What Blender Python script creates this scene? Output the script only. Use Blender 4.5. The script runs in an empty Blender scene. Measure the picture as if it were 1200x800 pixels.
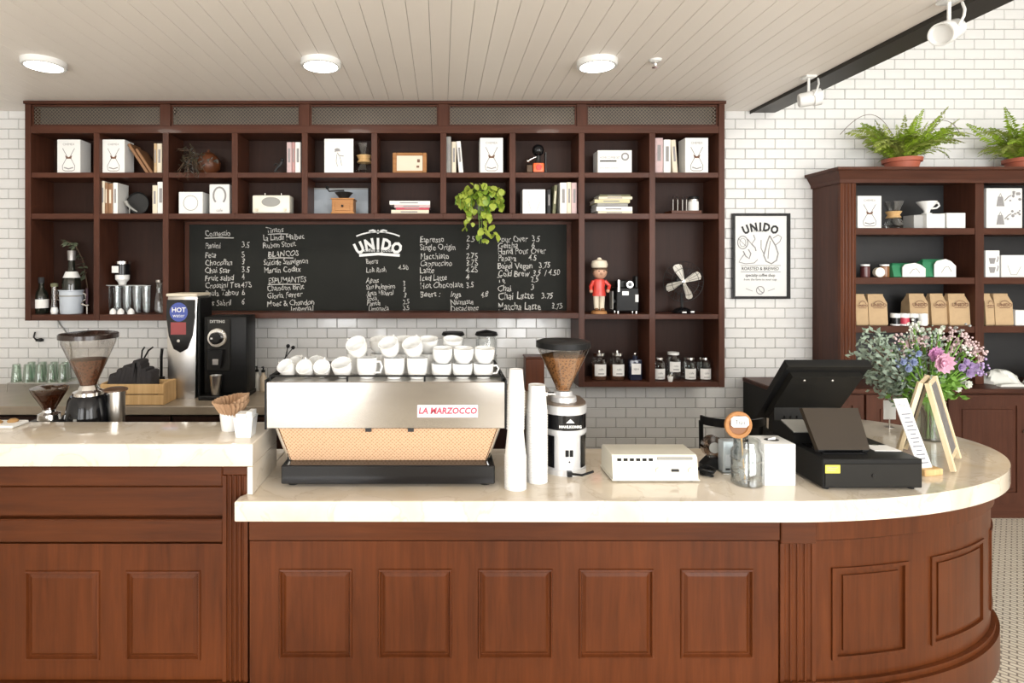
import bpy, bmesh, math, random
from mathutils import Matrix, Vector
random.seed(7)
PI = math.pi
sc = bpy.context.scene
COL = sc.collection
F = 675.0; CX = 517.0; CY = 316.0; CZ = 1.75      # focal length and principal point in photo pixels, eye height
def PX(px, D): return (px-CX)*D/F
def PZ(py, D): return CZ-(py-CY)*D/F

# ------------------------------------------------------------------ camera
cam_d = bpy.data.cameras.new('camera'); cam = bpy.data.objects.new('camera', cam_d); COL.objects.link(cam)
cam.location = (0, 0, CZ); cam.rotation_euler = (PI/2, 0, 0)
cam_d.sensor_width = 36; cam_d.lens = F/1200*36
cam_d.shift_x = (600-CX)/1200; cam_d.shift_y = -(400-CY)/1200
cam_d.clip_start = 0.05
sc.camera = cam
# ------------------------------------------------------------------ sky, daylight in the shop windows, exposure
w = bpy.data.worlds.new('sky'); sc.world = w; w.use_nodes = True
w.node_tree.nodes['Background'].inputs[0].default_value = (0.93, 0.97, 1.0, 1)
w.node_tree.nodes['Background'].inputs[1].default_value = 1.0
def window_light(name, x0, x1, z0, z1, power, col=(1.0, 0.995, 0.99), y=-3.16):
    l = bpy.data.lights.new(name, 'AREA'); l.shape = 'RECTANGLE'; l.size = x1-x0; l.size_y = z1-z0
    l.energy = power; l.color = col
    o = bpy.data.objects.new(name, l); COL.objects.link(o)
    o.location = ((x0+x1)/2, y, (z0+z1)/2); o.rotation_euler = (PI/2, 0, 0)   # shines towards +Y
    return o
WIN = [(-3.9, -2.75, 0.25, 2.8), (-2.55, -1.05, 0.05, 2.8), (0.50, 1.45, 0.25, 2.8), (1.60, 2.30, 0.25, 2.8), (2.75, 5.2, 0.3, 4.1)]
for i, (a, b, c, d) in enumerate(WIN):
    window_light('daylight', a, b, c, d, 27*(0.55, 0.95, 1.0, 1.0, 1.05)[i]*(b-a)*(d-c))
vs = sc.view_settings
vs.view_transform = 'Standard'; vs.look = 'None'; vs.gamma = 1; vs.exposure = 0.08; vs.use_curve_mapping = False

# ------------------------------------------------------------------ materials
MT = {}
def mat(name, col, rough=0.5, metal=0.0, var=0.0, vscale=8.0, spec=0.5, emit=None, bump=0.0, bscale=60.0, coat=0.0):
    if name in MT: return MT[name]
    m = bpy.data.materials.new(name); m.use_nodes = True
    nt = m.node_tree; b = nt.nodes['Principled BSDF']
    c = (*col, 1)
    b.inputs['Base Color'].default_value = c
    b.inputs['Roughness'].default_value = rough; b.inputs['Metallic'].default_value = metal
    b.inputs['Specular IOR Level'].default_value = spec
    b.inputs['Coat Weight'].default_value = coat
    tc = nt.nodes.new('ShaderNodeTexCoord')
    if var > 0:
        n = nt.nodes.new('ShaderNodeTexNoise'); n.inputs['Scale'].default_value = vscale; n.inputs['Detail'].default_value = 4
        nt.links.new(tc.outputs['Object'], n.inputs['Vector'])
        mx = nt.nodes.new('ShaderNodeMix'); mx.data_type = 'RGBA'
        mx.inputs[6].default_value = tuple(max(0, v*(1-var)) for v in col)+(1,)
        mx.inputs[7].default_value = tuple(min(1, v*(1+var)) for v in col)+(1,)
        nt.links.new(n.outputs['Fac'], mx.inputs[0]); nt.links.new(mx.outputs[2], b.inputs['Base Color'])
    if bump > 0:
        n2 = nt.nodes.new('ShaderNodeTexNoise'); n2.inputs['Scale'].default_value = bscale
        nt.links.new(tc.outputs['Object'], n2.inputs['Vector'])
        bp = nt.nodes.new('ShaderNodeBump'); bp.inputs['Strength'].default_value = bump; bp.inputs['Distance'].default_value = 0.003
        nt.links.new(n2.outputs['Fac'], bp.inputs['Height']); nt.links.new(bp.outputs['Normal'], b.inputs['Normal'])
    if emit:
        b.inputs['Emission Color'].default_value = c; b.inputs['Emission Strength'].default_value = emit
    MT[name] = m
    return m
def wood(name, dark, light, axis='z', rough=0.32, scale=9.0, coat=0.25):
    m = mat(name, light, rough, coat=coat*0.3, spec=0.2); nt = m.node_tree; b = nt.nodes['Principled BSDF']
    tc = nt.nodes.new('ShaderNodeTexCoord'); mp = nt.nodes.new('ShaderNodeMapping')
    s = {'x': (0.06, 1, 1), 'y': (1, 0.06, 1), 'z': (1, 1, 0.06)}[axis]
    mp.inputs['Scale'].default_value = tuple(v*scale for v in s)
    nt.links.new(tc.outputs['Object'], mp.inputs['Vector'])
    n = nt.nodes.new('ShaderNodeTexNoise'); n.inputs['Scale'].default_value = 4.0; n.inputs['Detail'].default_value = 6; n.inputs['Roughness'].default_value = 0.65
    n.inputs['Distortion'].default_value = 0.6
    nt.links.new(mp.outputs[0], n.inputs['Vector'])
    n2 = nt.nodes.new('ShaderNodeTexNoise'); n2.inputs['Scale'].default_value = 1.6
    nt.links.new(tc.outputs['Object'], n2.inputs['Vector'])
    ad = nt.nodes.new('ShaderNodeMath'); ad.operation = 'MULTIPLY_ADD'; ad.inputs[1].default_value = 0.55
    nt.links.new(n.outputs['Fac'], ad.inputs[0])
    m2 = nt.nodes.new('ShaderNodeMath'); m2.operation = 'MULTIPLY'; m2.inputs[1].default_value = 0.45
    nt.links.new(n2.outputs['Fac'], m2.inputs[0]); nt.links.new(m2.outputs[0], ad.inputs[2])
    r = nt.nodes.new('ShaderNodeValToRGB')
    r.color_ramp.elements[0].position = 0.36; r.color_ramp.elements[0].color = (*dark, 1)
    r.color_ramp.elements[1].position = 0.66; r.color_ramp.elements[1].color = (*light, 1)
    nt.links.new(ad.outputs[0], r.inputs[0]); nt.links.new(r.outputs[0], b.inputs['Base Color'])
    return m
def glass(name, tint=(0.95, 0.97, 0.97), gloss=0.16):
    m = bpy.data.materials.new(name); m.use_nodes = True; nt = m.node_tree
    nt.nodes.remove(nt.nodes['Principled BSDF']); out = nt.nodes['Material Output']
    t = nt.nodes.new('ShaderNodeBsdfTransparent'); t.inputs[0].default_value = (*tint, 1)
    g = nt.nodes.new('ShaderNodeBsdfGlossy'); g.inputs['Roughness'].default_value = 0.06
    lw = nt.nodes.new('ShaderNodeLayerWeight'); lw.inputs['Blend'].default_value = 0.35
    mm = nt.nodes.new('ShaderNodeMath'); mm.operation = 'MULTIPLY_ADD'; mm.inputs[1].default_value = 0.6; mm.inputs[2].default_value = gloss*0.5
    nt.links.new(lw.outputs['Facing'], mm.inputs[0])
    mx = nt.nodes.new('ShaderNodeMixShader')
    nt.links.new(mm.outputs[0], mx.inputs[0]); nt.links.new(t.outputs[0], mx.inputs[1]); nt.links.new(g.outputs[0], mx.inputs[2])
    nt.links.new(mx.outputs[0], out.inputs[0])
    MT[name] = m
    return m
def marble(name, axisless=True):
    m = mat(name, (0.86, 0.82, 0.75), 0.12, coat=0.3); nt = m.node_tree; b = nt.nodes['Principled BSDF']
    tc = nt.nodes.new('ShaderNodeTexCoord')
    n = nt.nodes.new('ShaderNodeTexNoise'); n.inputs['Scale'].default_value = 3.2; n.inputs['Detail'].default_value = 8; n.inputs['Distortion'].default_value = 1.4
    nt.links.new(tc.outputs['Object'], n.inputs['Vector'])
    r = nt.nodes.new('ShaderNodeValToRGB')
    e = r.color_ramp.elements
    e[0].position = 0.30; e[0].color = (0.66, 0.56, 0.42, 1)
    e[1].position = 0.62; e[1].color = (0.75, 0.67, 0.56, 1)
    v = e.new(0.49); v.color = (0.71, 0.63, 0.515, 1)
    v = e.new(0.505); v.color = (0.63, 0.54, 0.42, 1)
    v = e.new(0.52); v.color = (0.73, 0.65, 0.54, 1)
    nt.links.new(n.outputs['Fac'], r.inputs[0]); nt.links.new(r.outputs[0], b.inputs['Base Color'])
    return m
def dotted(name, c1, c2, scale, rough=0.4, metal=0.0, rnd=1.0):
    m = mat(name, c1, rough, metal); nt = m.node_tree; b = nt.nodes['Principled BSDF']
    tc = nt.nodes.new('ShaderNodeTexCoord'); v = nt.nodes.new('ShaderNodeTexVoronoi'); v.inputs['Scale'].default_value = scale; v.inputs['Randomness'].default_value = rnd
    nt.links.new(tc.outputs['Object'], v.inputs['Vector'])
    r = nt.nodes.new('ShaderNodeValToRGB'); r.color_ramp.elements[0].position = 0.25; r.color_ramp.elements[0].color = (*c2, 1)
    r.color_ramp.elements[1].position = 0.5; r.color_ramp.elements[1].color = (*c1, 1)
    nt.links.new(v.outputs['Distance'], r.inputs[0]); nt.links.new(r.outputs[0], b.inputs['Base Color'])
    return m
mahog = wood('mahogany_upright', (0.060, 0.0150, 0.0036), (0.118, 0.031, 0.0078), 'z', rough=0.36, coat=0.15)
mahogx = wood('mahogany_level', (0.055, 0.0140, 0.0036), (0.106, 0.029, 0.0075), 'x', rough=0.36, coat=0.15)
shelfw = wood('shelf_wood_upright', (0.050, 0.017, 0.0095), (0.092, 0.033, 0.019), 'z', rough=0.42, coat=0.1)
shelfx = wood('shelf_wood_level', (0.050, 0.017, 0.0095), (0.092, 0.033, 0.019), 'x', rough=0.42, coat=0.1)
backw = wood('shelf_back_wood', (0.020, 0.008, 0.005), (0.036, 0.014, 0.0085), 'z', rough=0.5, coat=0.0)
pine = wood('pale_pine', (0.55, 0.33, 0.14), (0.78, 0.55, 0.28), 'z', rough=0.5, coat=0)
ash = wood('pale_ash', (0.70, 0.55, 0.33), (0.86, 0.74, 0.52), 'z', rough=0.5, coat=0)
oak = wood('warm_oak', (0.30, 0.13, 0.045), (0.52, 0.26, 0.10), 'x', rough=0.45, coat=0.1)
marb = marble('cream_marble')
tile_m = mat('white_glazed_tile', (0.755, 0.75, 0.735), 0.13, var=0.03, vscale=5, coat=0.3)
grout = mat('grey_grout', (0.30, 0.29, 0.27), 0.9, var=0.1, vscale=30)
plank_m = mat('cream_painted_plank', (0.90, 0.84, 0.775), 0.45, var=0.025, vscale=3)
plaster = mat('white_plaster', (0.74, 0.72, 0.68), 0.8, var=0.04)
white = mat('white_gloss', (0.82, 0.82, 0.80), 0.22, var=0.02)
porc = mat('white_porcelain', (0.86, 0.86, 0.84), 0.12, var=0.01, coat=0.4)
card = mat('white_card', (0.78, 0.78, 0.76), 0.6, var=0.02)
paper = mat('white_paper', (0.84, 0.83, 0.80), 0.75, var=0.02)
cream = mat('cream_paper', (0.74, 0.66, 0.52), 0.7, var=0.06)
ivory = mat('ivory_plastic', (0.80, 0.77, 0.66), 0.32, var=0.02)
black = mat('black_plastic', (0.010, 0.010, 0.010), 0.40, var=0.15, vscale=20, spec=0.18)
blackg = mat('gloss_black', (0.007, 0.007, 0.008), 0.12, var=0.1, spec=0.35)
charcoal = mat('charcoal_plastic', (0.016, 0.015, 0.013), 0.45, var=0.1, spec=0.18)
browng = mat('dark_bronze_plastic', (0.040, 0.030, 0.021), 0.40, var=0.1, spec=0.2)
ironk = mat('black_iron', (0.02, 0.02, 0.02), 0.5, 0.3, var=0.2)
steel = mat('brushed_steel', (0.62, 0.60, 0.57), 0.28, 1.0, var=0.04, vscale=40)
chrome = mat('polished_steel', (0.75, 0.74, 0.72), 0.12, 1.0, var=0.02)
alum = mat('silver_enamel', (0.66, 0.66, 0.66), 0.28, 0.35, var=0.02)
slate = mat('chalkboard_black', (0.018, 0.0185, 0.016), 0.65, var=0.25, vscale=4, spec=0.12)
chalk = mat('white_chalk', (0.50, 0.49, 0.46), 0.9, var=0.12, vscale=60)
chalkb = mat('bright_chalk_paint', (0.85, 0.85, 0.83), 0.8, var=0.03)
ink = mat('black_ink', (0.02, 0.02, 0.022), 0.7, var=0.2)
greyink = mat('grey_ink', (0.28, 0.27, 0.27), 0.7, var=0.25, vscale=80)
brownink = mat('brown_ink', (0.20, 0.10, 0.06), 0.7, var=0.2)
redink = mat('red_enamel', (0.55, 0.05, 0.09), 0.4, var=0.1)
rose = mat('blush_enamel', (0.85, 0.66, 0.70), 0.4, var=0.02)
kraft = mat('kraft_paper', (0.50, 0.35, 0.20), 0.8, var=0.12, vscale=25, bump=0.3, bscale=90)
terra = mat('terracotta', (0.42, 0.11, 0.06), 0.6, var=0.12)
fern_m = mat('fern_green', (0.27, 0.40, 0.03), 0.5, var=0.45, vscale=14)
fern_d = mat('fern_dry_green', (0.30, 0.36, 0.07), 0.5, var=0.4, vscale=14)
leaf_m = mat('pothos_green', (0.19, 0.30, 0.03), 0.35, var=0.5, vscale=18)
leaf_y = mat('pothos_lime', (0.34, 0.42, 0.06), 0.35, var=0.3, vscale=18)
sage = mat('sage_green', (0.27, 0.34, 0.26), 0.6, var=0.3, vscale=20)
green_l = mat('fresh_leaf_green', (0.13, 0.27, 0.035), 0.45, var=0.4, vscale=20)
pink = mat('pink_petal', (0.66, 0.38, 0.50), 0.55, var=0.15)
pinkp = mat('pale_pink_petal', (0.58, 0.43, 0.43), 0.6, var=0.2, vscale=30)
mauve = mat('mauve_petal', (0.36, 0.26, 0.46), 0.6, var=0.25, vscale=30)
bluef = mat('blue_petal', (0.24, 0.29, 0.46), 0.6, var=0.25, vscale=30)
whitef = mat('white_petal', (0.66, 0.67, 0.60), 0.6, var=0.05)
twig_m = mat('brown_twig', (0.10, 0.06, 0.035), 0.7, var=0.3)
beans = dotted('roasted_beans', (0.42, 0.20, 0.075), (0.14, 0.06, 0.024), 90, 0.4)
darkbeans = dotted('dark_beans', (0.17, 0.065, 0.03), (0.05, 0.02, 0.01), 95, 0.35)
def honeycomb():
    m = mat('honeycomb_copper', (0.7, 0.5, 0.3), 0.5); nt = m.node_tree; b = nt.nodes['Principled BSDF']
    tc = nt.nodes.new('ShaderNodeTexCoord'); mp = nt.nodes.new('ShaderNodeMapping'); mp.inputs['Rotation'].default_value = (PI/2, 0, 0)
    mp2 = nt.nodes.new('ShaderNodeMapping'); mp2.inputs['Rotation'].default_value = (0, 0, PI/4); mp2.inputs['Scale'].default_value = (1, 1, 0)
    nt.links.new(tc.outputs['Object'], mp.inputs['Vector']); nt.links.new(mp.outputs[0], mp2.inputs['Vector'])
    v = nt.nodes.new('ShaderNodeTexVoronoi'); v.voronoi_dimensions = '2D'; v.inputs['Scale'].default_value = 92; v.inputs['Randomness'].default_value = 0.12
    nt.links.new(mp2.outputs[0], v.inputs['Vector'])
    r = nt.nodes.new('ShaderNodeValToRGB'); e = r.color_ramp.elements
    e[0].position = 0.42; e[0].color = (0.66, 0.43, 0.27, 1); e[1].position = 0.60; e[1].color = (0.36, 0.19, 0.085, 1)
    nt.links.new(v.outputs['Distance'], r.inputs[0]); nt.links.new(r.outputs[0], b.inputs['Base Color'])
    return m
meshc = honeycomb()
GL = glass('clear_glass'); GLS = glass('smoked_glass', (0.55, 0.45, 0.38), 0.2); GLG = glass('green_bottle_glass', (0.06, 0.08, 0.05), 0.25)
GLH = glass('hopper_plastic', (0.86, 0.84, 0.82), 0.2)
lampg = mat('lamp_diffuser', (1.0, 0.95, 0.86), 0.5, emit=9.0, var=0)
red = mat('red_lacquer', (0.62, 0.05, 0.035), 0.3, var=0.08)
orange = mat('orange_lacquer', (0.78, 0.13, 0.03), 0.35, var=0.08)
skin = mat('painted_flesh', (0.58, 0.33, 0.22), 0.4, var=0.08)
greenp = mat('green_print', (0.03, 0.22, 0.10), 0.5, var=0.15)
brownp = mat('brown_leather', (0.26, 0.13, 0.06), 0.55, var=0.2)
greyp = mat('grey_paper', (0.30, 0.30, 0.28), 0.6, var=0.1)
greybl = mat('grey_blue_enamel', (0.42, 0.46, 0.48), 0.3, 0.3, var=0.05)
oliv = mat('olive_cloth', (0.16, 0.16, 0.09), 0.7, var=0.2)
bluescr = mat('blue_print', (0.05, 0.08, 0.35), 0.35, var=0.2)
amber = mat('amber_gourd', (0.10, 0.03, 0.010), 0.45, var=0.7, vscale=25)
clothw = mat('white_cotton', (0.74, 0.75, 0.70), 0.9, var=0.06, vscale=20, bump=0.5, bscale=40)
darkcl = mat('black_cotton', (0.03, 0.027, 0.028), 0.85, var=0.4, vscale=30)
yellowp = mat('yellow_sticker', (0.80, 0.70, 0.08), 0.5, var=0.05)

# ------------------------------------------------------------------ mesh helpers
class MB:
    def __init__(s): s.bm = bmesh.new()
    def box(s, x0, x1, y0, y1, z0, z1, bev=0.0, seg=1):
        r = bmesh.ops.create_cube(s.bm, size=1.0)
        for v in r['verts']:
            v.co = Vector(((x0+x1)/2+v.co.x*(x1-x0), (y0+y1)/2+v.co.y*(y1-y0), (z0+z1)/2+v.co.z*(z1-z0)))
        if bev > 0:
            es = set(e for v in r['verts'] for e in v.link_edges)
            bmesh.ops.bevel(s.bm, geom=list(es), offset=bev, segments=seg, affect='EDGES', profile=0.5)
        return s
    def face(s, pts):
        try: s.bm.faces.new([s.bm.verts.new(p) for p in pts])
        except ValueError: pass
        return s
    def rings(s, rings, cap=True, closed=True):
        vr = [[s.bm.verts.new(p) for p in r] for r in rings]
        n = len(vr[0])
        for a, b in zip(vr, vr[1:]):
            for i in range(n if closed else n-1):
                j = (i+1) % n
                s.bm.faces.new((a[i], a[j], b[j], b[i]))
        if cap and closed:
            s.bm.faces.new(vr[0][::-1]); s.bm.faces.new(vr[-1])
        return s
    def lathe(s, prof, c=(0, 0, 0), seg=24, axis='z', sx=1.0, sy=1.0):
        def pt(r, h, a):
            x, y = r*math.cos(a)*sx, r*math.sin(a)*sy
            if axis == 'z': q = (x, y, h)
            elif axis == 'y': q = (x, h, y)
            else: q = (h, x, y)
            return (q[0]+c[0], q[1]+c[1], q[2]+c[2])
        prev = None
        for r, h in prof:
            cur = [s.bm.verts.new(pt(0, h, 0))] if r < 1e-6 else [s.bm.verts.new(pt(r, h, 2*PI*i/seg)) for i in range(seg)]
            if prev is not None:
                for i in range(seg):
                    j = (i+1) % seg
                    if len(prev) == 1 and len(cur) == 1: break
                    if len(prev) == 1: s.bm.faces.new((prev[0], cur[j], cur[i]))
                    elif len(cur) == 1: s.bm.faces.new((prev[i], prev[j], cur[0]))
                    else: s.bm.faces.new((prev[i], prev[j], cur[j], cur[i]))
            prev = cur
        return s
    def cyl(s, x, y, z0, z1, r, r1=None, seg=20):
        r1 = r if r1 is None else r1
        return s.lathe([(0, z0), (r, z0), (r1, z1), (0, z1)], (x, y, 0), seg)
    def tube(s, pts, r, seg=8, r1=None):
        pts = [Vector(p) for p in pts]; n = len(pts); rg = []
        up = Vector((0.13, 0.31, 0.94)).normalized(); prevn = None
        for i, p in enumerate(pts):
            t = (pts[min(i+1, n-1)]-pts[max(i-1, 0)]).normalized()
            a = prevn if prevn is not None else up
            nn = (a-t*a.dot(t))
            if nn.length < 1e-4: nn = Vector((1, 0, 0))-t*t.x
            nn.normalize(); bn = t.cross(nn); prevn = nn
            rr = r if r1 is None else r+(r1-r)*i/(n-1)
            rg.append([p+(nn*math.cos(2*PI*k/seg)+bn*math.sin(2*PI*k/seg))*rr for k in range(seg)])
        return s.rings(rg)
    def prism(s, poly, axis, a0, a1):
        m = {'z': lambda u, v, w: (u, v, w), 'y': lambda u, v, w: (u, w, v), 'x': lambda u, v, w: (w, u, v)}[axis]
        return s.rings([[m(u, v, a0) for u, v in poly], [m(u, v, a1) for u, v in poly]])
    def ribbon(s, pts, wd, y, th=0.0006):           # flat printed line in the xz plane
        n = len(pts)
        L = []; R = []
        for i in range(n):
            a = pts[max(i-1, 0)]; b = pts[min(i+1, n-1)]
            dx, dz = b[0]-a[0], b[1]-a[1]; l = math.hypot(dx, dz) or 1
            nx, nz = -dz/l*wd/2, dx/l*wd/2
            L.append((pts[i][0]+nx, y, pts[i][1]+nz)); R.append((pts[i][0]-nx, y, pts[i][1]-nz))
        for i in range(n-1): s.face([L[i], R[i], R[i+1], L[i+1]])
        return s
    def disc(s, x, z, rx, rz, y, seg=20):
        return s.face([(x+rx*math.cos(2*PI*i/seg), y, z+rz*math.sin(2*PI*i/seg)) for i in range(seg)])
    def quad(s, x0, x1, z0, z1, y): return s.face([(x0, y, z0), (x1, y, z0), (x1, y, z1), (x0, y, z1)])
    def ball(s, c, r, seg=14, sx=1, sy=1, sz=1):
        n = max(5, seg//2)
        return s.lathe([(r*math.sin(PI*i/n), -r*sz*math.cos(PI*i/n)) for i in range(n+1)], c, seg, sx=sx, sy=sy)
    def text(s, string, x, z, size, y, align='LEFT', shear=0.0, bold=0.0, sx=1.0, rot=0.0):
        cu = bpy.data.curves.new('t', 'FONT'); cu.body = string; cu.size = size; cu.align_x = align
        cu.shear = shear; cu.offset = bold; cu.resolution_u = 2; cu.fill_mode = 'FRONT'
        o = bpy.data.objects.new('t', cu); COL.objects.link(o)
        dg = bpy.context.evaluated_depsgraph_get(); me = bpy.data.meshes.new_from_object(o.evaluated_get(dg))
        M = Matrix.Translation((x, y, z)) @ Matrix.Rotation(rot, 4, 'Y') @ Matrix.Rotation(PI/2, 4, 'X') @ Matrix.Diagonal((sx, 1, 1, 1))
        me.transform(M); s.bm.from_mesh(me)
        bpy.data.objects.remove(o); bpy.data.curves.remove(cu); bpy.data.meshes.remove(me)
        return s
    def xf(s, M): bmesh.ops.transform(s.bm, matrix=M, verts=s.bm.verts); return s
    def move(s, v): return s.xf(Matrix.Translation(v))
    def mesh(s, name, m, smooth=True, ang=35):
        me = bpy.data.meshes.new(name)
        if len(s.bm.faces) < 20000: bmesh.ops.recalc_face_normals(s.bm, faces=s.bm.faces)
        s.bm.to_mesh(me); s.bm.free()
        if smooth:
            me.polygons.foreach_set('use_smooth', [True]*len(me.polygons))
            me.set_sharp_from_angle(angle=math.radians(ang))
        me.materials.append(m)
        return me
def link(name, me, parent=None):
    o = bpy.data.objects.new(name, me); COL.objects.link(o)
    if parent: o.parent = parent
    return o
def obj(name, mb, m, parent=None, smooth=True, label=None, ang=35):
    o = link(name, mb.mesh(name, m, smooth, ang), parent)
    if label: o['label'] = label
    return o
def thing(name, label, cat, loc=(0, 0, 0), rz=0.0, group=None):
    o = link(name, None); o.location = loc; o.rotation_euler = (0, 0, rz); o.empty_display_size = 0.05
    o['label'] = label; o['category'] = cat
    if group: o['group'] = group
    return o
def wpart(t, name, mb, m, label=None, par=None, smooth=True):      # part given in world coordinates
    mb.move(-Vector(t.location))
    return obj(name, mb, m, par or t, smooth, label)
def solo(name, label, cat, mb, m, loc=(0, 0, 0), rz=0.0, group=None):
    o = obj(name, mb, m); o.location = loc; o.rotation_euler = (0, 0, rz); o['label'] = label; o['category'] = cat
    if group: o['group'] = group
    return o
def copy_tree(o, loc=None, rot=None, label=None, parent=None):
    c = o.copy(); COL.objects.link(c)
    if parent: c.parent = parent
    if loc is not None: c.location = loc
    if rot is not None: c.rotation_euler = rot
    if label: c['label'] = label
    for ch in list(o.children): copy_tree(ch, parent=c)
    return c
def struct(name, mb, m, parent=None, smooth=False):
    o = obj(name, mb, m, parent, smooth)
    if not parent: o['kind'] = 'structure'
    return o
def arc(cx, cz, rx, rz, a0, a1, n=16): return [(cx+rx*math.cos(a0+(a1-a0)*i/n), cz+rz*math.sin(a0+(a1-a0)*i/n)) for i in range(n+1)]
def nth(i):
    w_ = ('first second third fourth fifth sixth seventh eighth ninth tenth eleventh twelfth thirteenth fourteenth fifteenth sixteenth seventeenth eighteenth nineteenth twentieth').split()
    return w_[i] if i < 20 else 'twenty-'+w_[i-20]
# ================================================================== the room
YW = 4.47                                            # face of the tiled back wall
XL, XR, YF, CEIL, HIGH = -4.4, 5.6, -3.3, 2.98, 4.5
def floor_mat():
    m = mat('mosaic_floor', (0.6, 0.55, 0.45), 0.35); nt = m.node_tree; b = nt.nodes['Principled BSDF']
    tc = nt.nodes.new('ShaderNodeTexCoord'); mp = nt.nodes.new('ShaderNodeMapping'); mp.inputs['Rotation'].default_value = (0, 0, math.radians(45))
    nt.links.new(tc.outputs['Object'], mp.inputs['Vector'])
    br = nt.nodes.new('ShaderNodeTexBrick'); br.inputs['Scale'].default_value = 1.0
    br.inputs['Brick Width'].default_value = 0.052; br.inputs['Row Height'].default_value = 0.026; br.inputs['Mortar Size'].default_value = 0.0035
    br.inputs['Color1'].default_value = (0.80, 0.74, 0.62, 1); br.inputs['Color2'].default_value = (0.72, 0.66, 0.54, 1); br.inputs['Mortar'].default_value = (0.26, 0.22, 0.17, 1)
    nt.links.new(mp.outputs[0], br.inputs['Vector']); nt.links.new(br.outputs['Color'], b.inputs['Base Color'])
    return m
struct('floor', MB().box(XL, XR, YF, YW+0.1, -0.1, 0), floor_mat())
wall_back = struct('wall_back', MB().box(XL, XR, YW+0.005, YW+0.15, 0, HIGH), grout)
struct('wall_left', MB().box(XL-0.15, XL, YF, YW+0.15, 0, HIGH), plaster)
struct('wall_right', MB().box(XR, XR+0.15, YF, YW+0.15, 0, HIGH), plaster)
# street side behind the viewer: piers and lintels around the five shop windows
mb = MB(); xs = XL
for (a, b, c, d) in WIN:
    mb.box(xs, a, YF, YF+0.12, 0, HIGH)
    if c > 0: mb.box(a, b, YF, YF+0.12, 0, c)
    mb.box(a, b, YF, YF+0.12, d, HIGH); xs = b
mb.box(xs, XR, YF, YF+0.12, 0, HIGH)
struct('wall_front', mb, plaster)
for i, (a, b, c, d) in enumerate(WIN):
    mb = MB(); fw = 0.05
    mb.box(a, a+fw, YF+0.03, YF+0.09, c, d).box(b-fw, b, YF+0.03, YF+0.09, c, d)
    mb.box(a+fw, b-fw, YF+0.03, YF+0.09, c, c+fw).box(a+fw, b-fw, YF+0.03, YF+0.09, d-fw, d)
    wo = struct('window_%d' % (i+1), mb, ironk)
    obj('pane', MB().box(a+fw, b-fw, YF+0.055, YF+0.061, c+fw, d-fw), GL, wo)
# ceiling boards
PW = 0.1065
ceil = struct('ceiling', MB().box(XL, 2.5, YF, YW, CEIL+0.016, CEIL+0.1), mat('dark_groove', (0.20, 0.155, 0.115), 0.9, var=0.1))
pm = MB().box(-PW/2+0.0011, PW/2-0.0011, YF, YW-0.002, CEIL, CEIL+0.016, 0.0012).mesh('ceiling_plank', plank_m, False)
x = -0.005-PW*41
while x < 2.36:
    if x-PW/2 > XL:
        o = link('plank', pm, ceil); o.location.x = x
    x += PW
struct('trim_1', MB().box(2.395, 2.40, YF, YW, CEIL-0.022, CEIL+0.25).box(2.40, 2.59, YF, YW, CEIL-0.012, CEIL+0.25), mat('dark_steel_beam', (0.042, 0.038, 0.033), 0.45, 0.4, var=0.3, vscale=6))
struct('wall_upper', MB().box(2.44, 2.56, YF, YW, CEIL+0.25, HIGH), plaster)
struct('ceiling', MB().box(2.44, XR, YF, YW+0.15, HIGH, HIGH+0.1), plaster)
# wall tiles
TW, TH, G = 0.1546, 0.0773, 0.0030
def tile_geo(bm, cx, cz, rnd=True):
    hx, hz, b = TW/2-G/2, TH/2-G/2, 0.0035
    tx = random.uniform(-1, 1)*0.0006 if rnd else 0; tz = random.uniform(-1, 1)*0.0006 if rnd else 0
    o = [bm.verts.new((cx+sx*hx, 0.005, cz+sz*hz)) for sx, sz in ((-1, -1), (1, -1), (1, 1), (-1, 1))]
    i = [bm.verts.new((cx+sx*(hx-b), 0.0+sx*tx+sz*tz, cz+sz*(hz-b))) for sx, sz in ((-1, -1), (1, -1), (1, 1), (-1, 1))]
    bm.faces.new(i)
    for k in range(4):
        j = (k+1) % 4; bm.faces.new((o[k], o[j], i[j], i[k]))
cells = []
for n in range(-16, 42):
    zc = 1.297+(n+0.5)*TH
    off = -1.195 if n % 2 else -1.195+TW/2
    k0 = int((XL-off)/TW)-1
    for k in range(k0, k0+70):
        xc = off+(k+0.5)*TW
        if xc-TW/2 < XL or xc+TW/2 > XR or zc+TH/2 > HIGH: continue
        if zc-TH/2 > CEIL-0.006 and xc < 2.45: continue
        px, py = CX+xc*F/YW, CY-(zc-CZ)*F/YW
        if 42 < px < 836 and 130 < py < 362: continue                   # behind the shelving
        if 690 < px < 836 and 130 < py < 440: continue
        if 965 < px and 215 < py: continue                              # behind the bookcase
        vis = 0
        if 850 < px < 1195 and 5 < py < 126 and (px-880)*0.475 > (130-py): vis = 3
        elif 930 < px < 1195 and 126 <= py < 190: vis = 3
        elif 856 < px < 950 and 130 < py < 438 and not (858 < px < 926 and 250 < py < 350): vis = 3
        elif 288 < px < 600 and 376 < py < 425: vis = 2
        elif 695 < px < 815 and 458 < py < 524: vis = 2
        elif 3 < px < 190 and 380 < py < 440: vis = 1
        elif 3 < px < 28 and 136 < py < 380: vis = 1
        cells.append((vis, xc, zc))
cells.sort(key=lambda c: -c[0])
bm_ = bmesh.new(); tile_geo(bm_, 0, 0, False)
mb = MB(); mb.bm.free(); mb.bm = bm_; tme = mb.mesh('wall_tile', tile_m, False)
for v, xc, zc in cells[:300]:
    o = link('tile', tme, wall_back); o.location = (xc, YW, zc); o.rotation_euler = (random.uniform(-1, 1)*0.012, 0, random.uniform(-1, 1)*0.006)
mb = MB()
for v, xc, zc in cells[300:]: tile_geo(mb.bm, xc, zc)
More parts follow.
